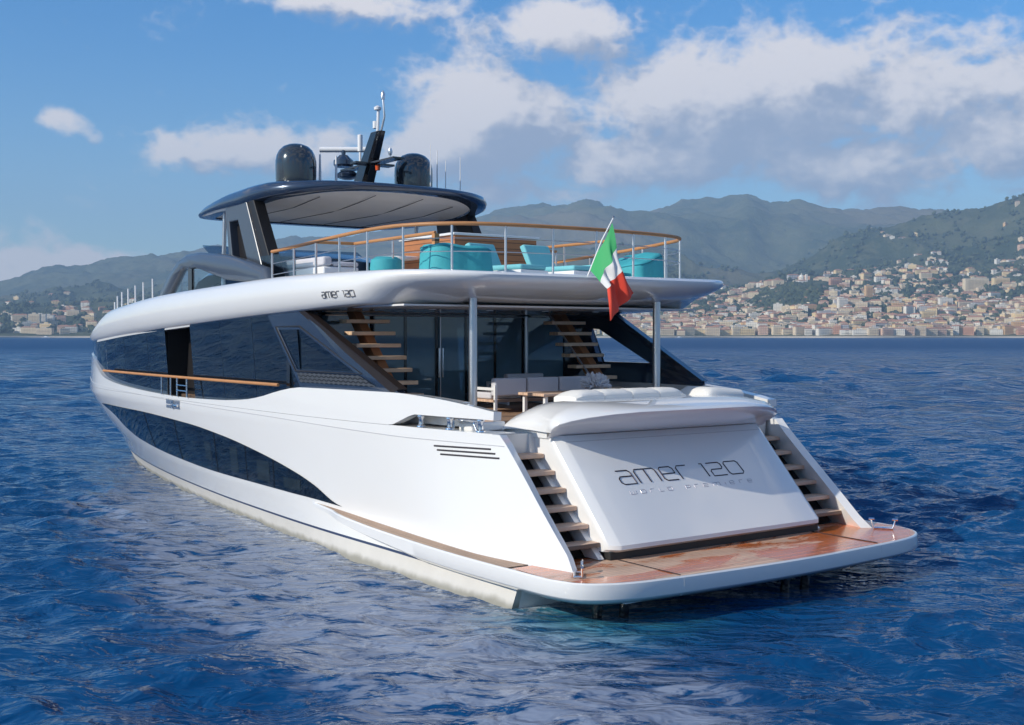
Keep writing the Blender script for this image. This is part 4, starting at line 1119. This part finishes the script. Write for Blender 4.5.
for i, lam in enumerate(lams):
    th = wind + rs.normal(0, .62); k = 2 * math.pi / lam; ph = rs.uniform(0, 6.283)
    amp = .0084 * lam ** .58 * rs.uniform(.4, 1.3)
    if lam > 3.0: amp *= .7
    if i >= nW: amp = .011 * lam ** .85 * rs.uniform(.5, 1.2)
    fade = np.clip((lam / SP - 2.6) / 2.5, 0, 1) * (farw if i >= nW else 1.0)
    if fade.max() <= 0: continue
    arg = k * (GX * math.cos(th) + GY * math.sin(th)) + ph
    # groupiness
    env = 1 + .45 * np.sin(.11 * k * (GX * math.cos(th + .5) + GY * math.sin(th + .5)) + ph * 2)
    Z += amp * fade * env * np.sin(arg)
    DX += amp * .8 * fade * env * math.cos(th) * np.cos(arg); DY += amp * .8 * fade * env * math.sin(th) * np.cos(arg)
# calmer in the lee slick beside the hull
sl_ = np.exp(-((GX + 6.5 - .1 * GY) / 3.5) ** 2) * (1 / (1 + np.exp((GY - 16) / 3))) * (1 / (1 + np.exp((-9 - GY) / 2)))
cal = (1 - .35 * sl_) * (1 - .62 * np.exp(-(np.maximum(0, np.abs(GX) - 3.6) / 1.1) ** 2) * (GY > -3) * (GY < 30))
Z *= cal; DX *= cal; DY *= cal
nyv, nxv = GX.shape
V = np.stack([(GX + DX).ravel(), (GY + DY).ravel(), Z.ravel()], 1)
idx = np.arange(nyv * nxv).reshape(nyv, nxv)
F_ = np.stack([idx[:-1, :-1], idx[:-1, 1:], idx[1:, 1:], idx[1:, :-1]], -1).reshape(-1, 4)
def fastmesh(name, V, F_, mats, smooth=True, mi=None):
    me = bpy.data.meshes.new(name); me.vertices.add(len(V)); me.vertices.foreach_set('co', V.astype(np.float32).ravel())
    k = F_.shape[1]; me.loops.add(F_.size); me.loops.foreach_set('vertex_index', F_.astype(np.int32).ravel())
    me.polygons.add(len(F_)); me.polygons.foreach_set('loop_start', np.arange(0, F_.size, k, dtype=np.int32)); me.polygons.foreach_set('loop_total', np.full(len(F_), k, dtype=np.int32))
    if mi is not None: me.polygons.foreach_set('material_index', mi.astype(np.int32))
    me.polygons.foreach_set('use_smooth', np.full(len(F_), smooth)); me.update(calc_edges=True)
    for mm in mats: me.materials.append(mm)
    o = bpy.data.objects.new(name, me); COL.objects.link(o); return o
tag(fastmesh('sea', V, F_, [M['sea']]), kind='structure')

# =================================================================== COAST, HILLS, TOWN
CX, CY = -12.85, -12.35
def vnoise(x, y, seed=0):
    def hsh(a, b): 
        h = np.sin(a * 127.1 + b * 311.7 + seed * 74.7) * 43758.5453; return h - np.floor(h)
    xi, yi = np.floor(x), np.floor(y); xf, yf = x - xi, y - yi; ux = xf * xf * (3 - 2 * xf); uy = yf * yf * (3 - 2 * yf)
    return (hsh(xi, yi) * (1 - ux) + hsh(xi + 1, yi) * ux) * (1 - uy) + (hsh(xi, yi + 1) * (1 - ux) + hsh(xi + 1, yi + 1) * ux) * uy
def fbm(x, y, o=5, seed=0, ridge=False):
    s_ = 0; a = .5; t = 0
    for k in range(o):
        n_ = vnoise(x * 2 ** k + 17 * k, y * 2 ** k - 9 * k, seed + k)
        if ridge: n_ = 1 - np.abs(2 * n_ - 1)
        s_ = s_ + a * n_; t += a; a *= .5
    return s_ / t
# bearing coordinate: tangent of the angle from the bay's centre line, times 1160
far_b = [-1400, -900, -500, -250, 0, 60, 120, 175, 260, 350, 440, 512, 560, 590, 625, 650, 680, 720, 747, 770, 810, 860, 890, 940, 1024, 1150, 1400, 1900]
far_e = [10, 22, 32, 42, 52, 64, 71, 78, 86, 92, 106, 119, 127, 128, 121, 121, 127, 126, 133, 122, 120, 119, 122, 118, 112, 118, 130, 100]
nea_b = [-1400, -500, 0, 60, 150, 300, 420, 560, 640, 700, 760, 800, 850, 920, 980, 1024, 1120, 1300, 1900]
nea_e = [8, 22, 36, 46, 52, 62, 76, 84, 86, 66, 56, 62, 92, 112, 124, 147, 175, 150, 110]
town_b = [-1400, -300, 0, 100, 250, 450, 600, 660, 700, 740, 800, 900, 960, 1024, 1200, 1900]
town_e = [6, 20, 28, 30, 30, 28, 22, 28, 40, 44, 58, 50, 54, 60, 62, 40]
def coast(b): return 2350 + 60 * np.sin(b / 210.) + 420 * np.clip((300 - b) / 900, 0, 1) + 45 * np.sin(b / 37.)
def elev_px(b, d):
    """apparent height above the shore line for ground at bearing b, distance d"""
    c = coast(b)
    tn = np.interp(b, town_b, town_e); ne = np.interp(b, nea_b, nea_e); fa = np.interp(b, far_b, far_e)
    ks = np.stack([np.zeros_like(b), 3 + 0 * b, tn * .62, tn, np.maximum(tn * .93, ne * .72), ne, ne * .80, np.minimum(fa, fa * .94), fa, fa * .9], 0)
    ds = np.stack([c - 40, c + 25, c + 320, c + 700, c + 1150, c + 1900 + 0 * b, c + 2500, c + 3500, c + 4200, c + 5200], 0)
    out = np.zeros_like(b)
    for i in range(9):
        t = np.clip((d - ds[i]) / (ds[i + 1] - ds[i]), 0, 1); t = t * t * (3 - 2 * t) if i >= 4 else t
        out = np.where((d >= ds[i]), ks[i] * (1 - t) + ks[i + 1] * t, out)
    return out
def height(b, d):
    e = elev_px(b, d); c = coast(b)
    z_ = e / 1160. * d / np.sqrt(1 + 0 * b)
    px_ = b / 1160 * d
    rel = np.clip((d - c) / 1500, 0, 1)
    n1 = fbm(px_ / 900, d / 900, 5, 3, True) - .62
    n2 = fbm(px_ / 260, d / 300, 5, 9, True) - .6
    z_ = z_ * (1 + .36 * n1 * rel) + n2 * 95 * rel * np.clip(e / 60, .3, 1) + (fbm(px_ / 150, d / 150, 3, 21) - .5) * 26 * np.clip((d - c) / 250, 0, 1)
    z_ = np.where(d < c, -3 + 0 * z_, np.maximum(z_, 2.0 + (d - c) * .02))
    return np.where(d < c, -4.0, z_)
def bd2xy(b, d):
    # b,d are plane coordinates in the frame of the bay: b/1160 = tangent of bearing, d = distance along the centre line
    rx, ry = math.cos(R(AZ0)), -math.sin(R(AZ0)); fx, fy = math.sin(R(AZ0)), math.cos(R(AZ0))
    s_ = (b - 512) / 1160. * d
    return CX + rx * s_ + fx * d, CY + ry * s_ + fy * d
nb, nd = 760, 300
bb = np.linspace(-500, 1550, nb); dl = np.concatenate([np.linspace(-60, 60, 22), np.linspace(66, 900, 90), np.linspace(910, 4700, nd - 112)])
Bm, Dl = np.meshgrid(bb, dl); Dm = coast(Bm) + Dl
Zm = height(Bm, Dm)
Xm, Ym = bd2xy(Bm, Dm)
V = np.stack([Xm.ravel(), Ym.ravel(), Zm.ravel()], 1)
idx = np.arange(nb * len(dl)).reshape(len(dl), nb)
F_ = np.stack([idx[:-1, :-1], idx[:-1, 1:], idx[1:, 1:], idx[1:, :-1]], -1).reshape(-1, 4)
def hill_mat():
    m = bpy.data.materials.new('hillside'); m.use_nodes = True; q = N(m.node_tree); b = m.node_tree.nodes['Principled BSDF']
    ge = q.n('ShaderNodeNewGeometry'); P = ge.outputs['Position']; X = q.sep(P)
    a = q.noise(P, .0022, 6, .65); d_ = q.noise(P, .018, 5, .7); e_ = q.noise(P, .0012, 3, .5)
    c = q.mix(q.ss(a, .38, .62), (.034, .050, .026, 1), (.088, .098, .052, 1))
    c = q.mix(q.m('MULTIPLY', q.ss(d_, .48, .62), .65), c, (.115, .115, .062, 1))
    c = q.mix(q.m('MULTIPLY', q.ss(e_, .48, .66), .65), c, (.17, .14, .095, 1))
    c = q.mix(q.m('SUBTRACT', 1.0, q.ss(X[2], 3.0, 4.6)), c, (.42, .36, .28, 1))
    q.lk(c, b.inputs['Base Color']); b.inputs['Roughness'].default_value = .95; b.inputs['Specular IOR Level'].default_value = .1
    bp = q.n('ShaderNodeBump'); bp.inputs['Strength'].default_value = .8; bp.inputs['Distance'].default_value = 12
    q.lk(q.noise(P, .03, 5, .7), bp.inputs['Height']); q.lk(bp.outputs[0], b.inputs['Normal'])
    M['hillside'] = m
hill_mat()
tag(fastmesh('hills', V, F_, [M['hillside']]), kind='structure')

# ---- houses
def wallmat(name, col):
    m = bpy.data.materials.new(name); m.use_nodes = True; q = N(m.node_tree); b = m.node_tree.nodes['Principled BSDF']
    tcn = q.n('ShaderNodeTexCoord'); X = q.sep(tcn.outputs['Object'])
    al = q.m('ADD', X[0], X[1])
    fx_ = q.m('FRACT', q.m('DIVIDE', al, 3.6)); fz_ = q.m('FRACT', q.m('DIVIDE', X[2], 3.2))
    win = q.m('MULTIPLY', q.m('MULTIPLY', q.m('GREATER_THAN', fx_, .32), q.m('LESS_THAN', fx_, .68)), q.m('MULTIPLY', q.m('GREATER_THAN', fz_, .3), q.m('LESS_THAN', fz_, .8)))
    bal = q.m('LESS_THAN', fz_, .10)
    f = q.noise(tcn.outputs['Object'], .2, 3, .6)
    c = q.mix(f, tuple(k * .85 for k in col) + (1,), tuple(min(1, k * 1.1) for k in col) + (1,))
    c = q.mix(q.m('MULTIPLY', win, .6), c, (.07, .07, .08, 1)); c = q.mix(q.m('MULTIPLY', bal, .35), c, (.2, .19, .18, 1))
    q.lk(c, b.inputs['Base Color']); b.inputs['Roughness'].default_value = .85; return m
WC = [('white', (.82, .77, .67)), ('cream', (.80, .66, .45)), ('pale yellow', (.80, .61, .33)), ('pink', (.74, .50, .36)), ('ochre', (.66, .42, .20)), ('grey', (.52, .50, .49)), ('sand coloured', (.74, .60, .42)), ('terracotta', (.58, .31, .19))]
WM = [wallmat('plaster_' + n_.replace(' ', '_'), c_) for n_, c_ in WC]
RM = [mat('roof_tile', (.42, .21, .13), .85, colvar=(.3, .15)), mat('roof_flat', (.50, .46, .41), .9)]
rh = random.Random(23)
def house_geo(w_, d_, h_, kind):
    """local mesh: base sunk 8 m so it never floats on a slope; walls then roof"""
    b = MB(); b.box(-w_ / 2, w_ / 2, -d_ / 2, d_ / 2, -10, h_)
    if kind == 'tile':
        rh_ = min(w_, d_) * .22; o_ = .7
        if w_ >= d_:
            vs = [(-w_ / 2 - o_, -d_ / 2 - o_, h_ + .05), (w_ / 2 + o_, -d_ / 2 - o_, h_ + .05), (w_ / 2 + o_, d_ / 2 + o_, h_ + .05), (-w_ / 2 - o_, d_ / 2 + o_, h_ + .05), (-w_ / 2 + d_ * .35, 0, h_ + rh_), (w_ / 2 - d_ * .35, 0, h_ + rh_)]
            b.add(vs, [(0, 1, 5, 4), (2, 3, 4, 5), (1, 2, 5), (3, 0, 4), (3, 2, 1, 0)], 1)
        else:
            vs = [(-w_ / 2 - o_, -d_ / 2 - o_, h_ + .05), (w_ / 2 + o_, -d_ / 2 - o_, h_ + .05), (w_ / 2 + o_, d_ / 2 + o_, h_ + .05), (-w_ / 2 - o_, d_ / 2 + o_, h_ + .05), (0, -d_ / 2 + w_ * .35, h_ + rh_), (0, d_ / 2 - w_ * .35, h_ + rh_)]
            b.add(vs, [(0, 1, 4), (2, 3, 5), (1, 2, 5, 4), (3, 0, 4, 5), (3, 2, 1, 0)], 1)
        b.box(w_ * .15, w_ * .15 + 1.1, -.6, .6, h_ + .3, h_ + rh_ + 1.3, 1)
    else:
        b.box(-w_ / 2 - .25, w_ / 2 + .25, -d_ / 2 - .25, d_ / 2 + .25, h_ + .02, h_ + .9, 1)
        b.box(-w_ * .2, w_ * .12, -d_ * .2, d_ * .2, h_ + .92, h_ + 3.2, 0)
    # balconies / cornice bands on the seaward side
    for k in range(1, int(h_ / 3.2)):
        b.box(-w_ * .42, w_ * .42, -d_ / 2 - 1.0, -d_ / 2 - .01, k * 3.2 - .1, k * 3.2 + .12, 0)
    return b
zone_names = [(-400, 0, 'beyond the left edge'), (0, 60, 'on the far left shore'), (60, 200, 'on the left shore behind the yacht bow'), (200, 600, 'behind the yacht'), (600, 660, 'on the shore behind the right steel pillar'), (660, 720, 'just right of the right pillar'), (720, 770, 'left of the wooded knoll'), (770, 830, 'below the wooded knoll'), (830, 880, 'near the ochre tower'), (880, 940, 'right of the ochre tower'), (940, 985, 'below the big cream block'), (985, 1040, 'at the right edge')]
def zone(b):
    for a, c, n_ in zone_names:
        if a <= b < c: return n_
    return 'beyond the frame'
cands = []
def try_house(b, dl_, w_, d_, h_, col, kind, note):
    d = float(coast(np.array([b]))[0]) + dl_
    z_ = float(height(np.array([float(b)]), np.array([d]))[0])
    if z_ < 1: return
    X_, Y_ = bd2xy(b, d)
    cands.append(dict(b=b, dl=dl_, x=float(X_), y=float(Y_), z=z_, w=w_, d=d_, h=h_, col=col, kind=kind, note=note))
# dense waterfront and terraces
def dens(b):
    return float(np.interp(b, [-300, 0, 60, 130, 200, 560, 600, 680, 720, 800, 900, 1024, 1080], [.05, .18, .30, .16, .10, .35, .9, .9, .85, 1, 1.1, 1.1, .8]))
for b_ in np.arange(-60, 1090, 1.0):
    k_ = dens(b_)
    if 250 < b_ < 560: k_ *= .12
    for (lo, hi, pr) in ((22, 45, .30), (50, 90, .34), (100, 160, .36), (170, 250, .36), (260, 350, .32), (360, 470, .28), (480, 620, .24), (630, 800, .16)):
        if rh.random() < 1.6 * pr * k_ * (1.0 if b_ > 590 else .55):
            b0 = b_ + rh.uniform(-.5, .5); dl_ = rh.uniform(lo, hi)
            # woods on the knoll stay clear
            if 755 < b0 < 822 and 250 < dl_ < 560 and rh.random() < .85: continue
            tall = rh.random()
            h_ = rh.choice([9.6, 9.6, 12.8, 12.8, 16, 16]) if dl_ < 300 else rh.choice([6.4, 6.4, 9.6, 9.6, 12.8])
            w_ = rh.uniform(13, 34); d_ = rh.uniform(9, 14)
            col = rh.choices(range(8), weights=[22, 30, 16, 9, 6, 4, 22, 3])[0]
            try_house(b0, dl_, w_, d_, h_, col, 'tile' if rh.random() < .58 else 'flat', None)
# villas scattered up the hillsides
for k in range(800):
    b0 = rh.choice([rh.uniform(-40, 260), rh.uniform(600, 1060), rh.uniform(820, 1060), rh.uniform(820, 1060)]); dl_ = 650 + abs(rh.gauss(0, 1)) * 620
    if vnoise(np.array([b0 / 26.]), np.array([dl_ / 240.]), 5)[0] < (.42 if b0 > 800 else .60): continue
    if rh.random() < (dl_ - 650) / 1500: continue
    try_house(b0, dl_, rh.uniform(10, 24), rh.uniform(8, 12), rh.choice([3.2, 6.4, 6.4, 9.6]), rh.choices(range(8), weights=[30, 26, 12, 8, 3, 6, 18, 2])[0], 'tile' if rh.random() < .7 else 'flat', None)
# landmarks
LM = [(868, 330, 13, 13, 34, 4, 'flat', 'slim ochre tower block rising above the roofs left of the big cream block'),
      (975, 520, 62, 16, 27, 1, 'flat', 'big cream hotel block high above the right end of town'),
      (1000, 545, 40, 16, 24, 2, 'flat', 'big pale yellow block beside the cream hotel high on the right'),
      (801, 560, 20, 20, 16, 0, 'dome', 'white domed church on top of the wooded knoll'),
      (828, 170, 46, 12, 19, 5, 'flat', 'long grey flat-roofed block below the wooded knoll'),
      (842, 260, 22, 13, 26, 0, 'flat', 'tall white apartment block right of the wooded knoll'),
      (945, 300, 30, 12, 22, 0, 'flat', 'tall white apartment block below the cream hotel'),
      (35, 160, 26, 13, 30, 1, 'flat', 'cream tower block, left one of the pair on the far left shore'),
      (41, 190, 24, 13, 26, 0, 'flat', 'white tower block, right one of the pair on the far left shore'),
      (49, 210, 26, 13, 22, 0, 'flat', 'wide white block right of the tower pair on the far left shore')]
mesh_cache = {}
def house_obj(c, special=None):
    if c['kind'] == 'dome':
        b = house_geo(c['w'], c['d'], c['h'], 'tile'); b.lathe([(7, 0), (7, 6), (6.4, 9), (4.6, 12), (2, 14), (.8, 14.6), (.7, 18)], (0, 0, c['h'] + 1), 16, 0); b.box(8, 13, -9, -4, -5, c['h'] + 16)
        key = 'dome'
    else:
        key = (round(c['w'] / 5) * 5, round(c['d'] / 3) * 3, c['h'], c['kind'], c['col'])
        b = None
    if key in mesh_cache: me = mesh_cache[key]
    else:
        if b is None: b = house_geo(key[0], key[1], key[2], key[3])
        t = b.build('house', [WM[c['col']], RM[0 if c['kind'] != 'flat' else 1]], None, smooth=False); me = t.data; bpy.data.objects.remove(t); mesh_cache[key] = me
    o = bpy.data.objects.new('house', me); COL.objects.link(o)
    o.location = (c['x'], c['y'], c['z']); o.rotation_euler = (0, 0, c['rz']); return o
def storeys(h): return {3.2: 'one-storey', 6.4: 'two-storey', 9.6: 'three-storey', 12.8: 'four-storey', 16: 'five-storey'}.get(h, 'tall')
facing = -R(AZ0)
for c in cands: c['rz'] = facing + rh.gauss(0, .28)
# thin out overlaps
cands.sort(key=lambda c: c['dl'])
kept = []; cellm = {}
for c in cands:
    key = (int(c['x'] // 40), int(c['y'] // 40)); bad = False
    for i in (-1, 0, 1):
        for j in (-1, 0, 1):
            for o_ in cellm.get((key[0] + i, key[1] + j), []):
                if math.hypot(c['x'] - o_['x'], c['y'] - o_['y']) < (c['w'] + o_['w']) * .36: bad = True
    if not bad: kept.append(c); cellm.setdefault(key, []).append(c)
inview = [c for c in kept if (-5 < c['b'] < 95 or 600 < c['b'] < 1030)]
inview.sort(key=lambda c: -(c['h'] * c['w']) / (1 + max(0, c['dl']) / 900))
singles = inview[:288]; sset = set(id(c) for c in singles); rest = [c for c in kept if id(c) not in sset]
for lm in LM:
    n0 = len(cands); try_house(*lm)
    if len(cands) > n0:
        c = cands[-1]; c['rz'] = facing + .1; o = house_obj(c); tag(o, c['note'], 'building' if c['kind'] != 'dome' else 'church', 'buildings of the town along the shore')
        if c['kind'] == 'dome': o.name = 'church'
used = {}
for c in singles:
    o = house_obj(c)
    row = 'on the waterfront' if c['dl'] < 48 else 'in the second row' if c['dl'] < 95 else 'in the rows behind the waterfront' if c['dl'] < 250 else 'halfway up the town' if c['dl'] < 600 else 'up on the hillside'
    lab = '%s%s %s %s, %s' % ('wide ' if c['w'] > 19 else 'narrow ' if c['w'] < 14 else '', WC[c['col']][0], storeys(c['h']) + ' ' + ('tiled house' if c['kind'] == 'tile' else 'flat-roofed block'), row, zone(c['b']))
    words = lab.split()
    tag(o, ' '.join(words[:16]), 'building', 'buildings of the town along the shore')
# the rest as one
Vs = []; Fs = []; Ms = []; nv_ = 0
for c in rest:
    b = house_geo(c['w'], c['d'], c['h'], c['kind']); cc, s2 = math.cos(c['rz']), math.sin(c['rz'])
    A = np.array(b.v); A = np.stack([c['x'] + A[:, 0] * cc - A[:, 1] * s2, c['y'] + A[:, 0] * s2 + A[:, 1] * cc, c['z'] + A[:, 2]], 1)
    Vs.append(A); 
    for f, mi in zip(b.f, b.m):
        f = [i + nv_ for i in f]
        if len(f) == 3: f = f + [f[-1]]
        if len(f) == 4: Fs.append(f); Ms.append(c['col'] if mi == 0 else 8 + (0 if c['kind'] == 'tile' else 1))
    nv_ += len(A)
me = bpy.data.meshes.new('distant_houses'); me.from_pydata(np.concatenate(Vs).tolist(), [], [list(dict.fromkeys(f)) for f in Fs])
for mm in WM + RM: me.materials.append(mm)
me.polygons.foreach_set('material_index', Ms)
o = bpy.data.objects.new('distant_houses', me); COL.objects.link(o); tag(o, 'pale houses scattered in rows and up the slopes of the far coast', 'houses', kind='stuff')
print('HOUSES', len(kept), len(singles), len(rest))

# ---- woods and gardens between the houses
mat('foliage_dark', (.028, .045, .022), .9, colvar=(.05, .35)); mat('foliage_light', (.06, .075, .03), .9, colvar=(.05, .3))
bm = bmesh.new(); bmesh.ops.create_icosphere(bm, subdivisions=1, radius=1); base_v = np.array([v.co[:] for v in bm.verts]); base_f = np.array([[v.index for v in f.verts] for f in bm.faces]); bm.free()
TV = []; TF = []; TM = []; off = 0; rt = np.random.RandomState(5)
def trees_at(B0, DL, S0):
    global off
    B0 = np.array(B0); DL = np.array(DL); S0 = np.array(S0); d = coast(B0) + DL; z_ = height(B0, d); X_, Y_ = bd2xy(B0, d)
    for k in range(3):
        n = len(B0)
        sc = S0[:, None, None] * rt.uniform(.5, 1.0, (n, 1, 3))
        v_ = base_v[None] * sc * (1 + .25 * rt.randn(n, len(base_v), 1)) + np.stack([X_ + rt.uniform(-.6, .6, n) * S0, Y_ + rt.uniform(-.6, .6, n) * S0, z_ + S0 * rt.uniform(.4, 1.2, n)], 1)[:, None]
        TV.append(v_.reshape(-1, 3)); nf = len(base_f)
        TF.append((base_f[None] + (np.arange(n) * len(base_v))[:, None, None] + off).reshape(-1, 3)); TM.append(np.repeat((rt.rand(n) > .6).astype(int), nf)); off += n * len(base_v)
n = 13000
B0 = np.where(rt.rand(n) < .33, rt.uniform(-30, 260, n), rt.uniform(590, 1050, n)); DL = np.abs(rt.randn(n)) * 900 + 60
ok = vnoise(B0 / 14., DL / 130., 8) > .45
trees_at(B0[ok], DL[ok], rt.uniform(3, 8, ok.sum()))
trees_at(rt.uniform(757, 822, 900) + rt.randn(900) * 3, rt.uniform(240, 560, 900), rt.uniform(4, 9, 900))
trees_at(rt.uniform(985, 1050, 200), rt.uniform(560, 800, 200), rt.uniform(4, 9, 200))
trees_at(rt.choice([690., 744., 842., 912., 650., 780., 960.], 160) + rt.randn(160) * 4, rt.uniform(45, 95, 160), rt.uniform(3.5, 6.5, 160))
o = fastmesh('woodland', np.concatenate(TV), np.concatenate(TF), [M['foliage_dark'], M['foliage_light']], True, np.concatenate(TM)); tag(o, 'dark green woods and gardens between the houses of the far coast', 'woods', kind='stuff')

# ---- sea wall and beach edge
Lw = []
for b0 in np.linspace(-60, 1090, 400):
    d = float(coast(np.array([b0]))[0]); X0, Y0 = bd2xy(b0, d - 6); X1, Y1 = bd2xy(b0, d + 18)
    Lw.append([(X0, Y0, -2), (X0, Y0, 2.6), (X1, Y1, 4.4), (X1, Y1, -2)])
mat('stone_wall', (.46, .41, .34), .9, colvar=(.02, .25))
o = MB().grid(Lw).build('sea_wall', M['stone_wall'], None, smooth=False); tag(o, 'pale stone sea wall running along the far shore', 'wall')

# ---- small motorboats off the town
def small_boat(b0, dl_, L_, rz, label):
    d = float(coast(np.array([b0]))[0]) + dl_; X_, Y_ = bd2xy(b0, d)
    o = tag(empty('motorboat', (float(X_), float(Y_), 0), rz), label, 'boat', 'small boats far off')
    b = MB(); rows = []
    for t in np.linspace(0, 1, 9):
        hw = L_ * .16 * (1 - max(0, (t - .4) / .6) ** 2); xx = -L_ / 2 + L_ * t
        rows.append([(xx, -hw * .6, -.3), (xx, -hw, L_ * .1 * (1 + .4 * t)), (xx, hw, L_ * .1 * (1 + .4 * t)), (xx, hw * .6, -.3)])
    b.grid(rows, closed=True); b.add(rows[0], [(0, 1, 2, 3)]); b.build('boat_hull', M['gelcoat'], o)
    b = MB(); b.prism([(-L_ * .18, L_ * .1), (L_ * .2, L_ * .12), (L_ * .1, L_ * .24), (-L_ * .15, L_ * .24)], 'y', -L_ * .09, L_ * .09); b.build('cabin', M['white_plastic'], o, smooth=False)
small_boat(46, -330, 15, R(-40), 'small white motorboat far off by the left shore')
small_boat(679, -260, 12, R(-30), 'small white motorboat far off just right of the steel pillar')

# ---- the air over the bay
hm = bpy.data.materials.new('haze'); hm.use_nodes = True; nt = hm.node_tree; nt.nodes.clear()
vp = nt.nodes.new('ShaderNodeVolumePrincipled'); vp.inputs['Color'].default_value = (.46, .70, 1.0, 1); vp.inputs['Density'].default_value = 0.00014; vp.inputs['Anisotropy'].default_value = .0
mo = nt.nodes.new('ShaderNodeOutputMaterial'); nt.links.new(vp.outputs[0], mo.inputs[1])
b = MB(); b.box(-9400, 9400, -9400, 9400, -8, 1050); o = b.build('haze', hm, None, smooth=False); tag(o, kind='stuff')
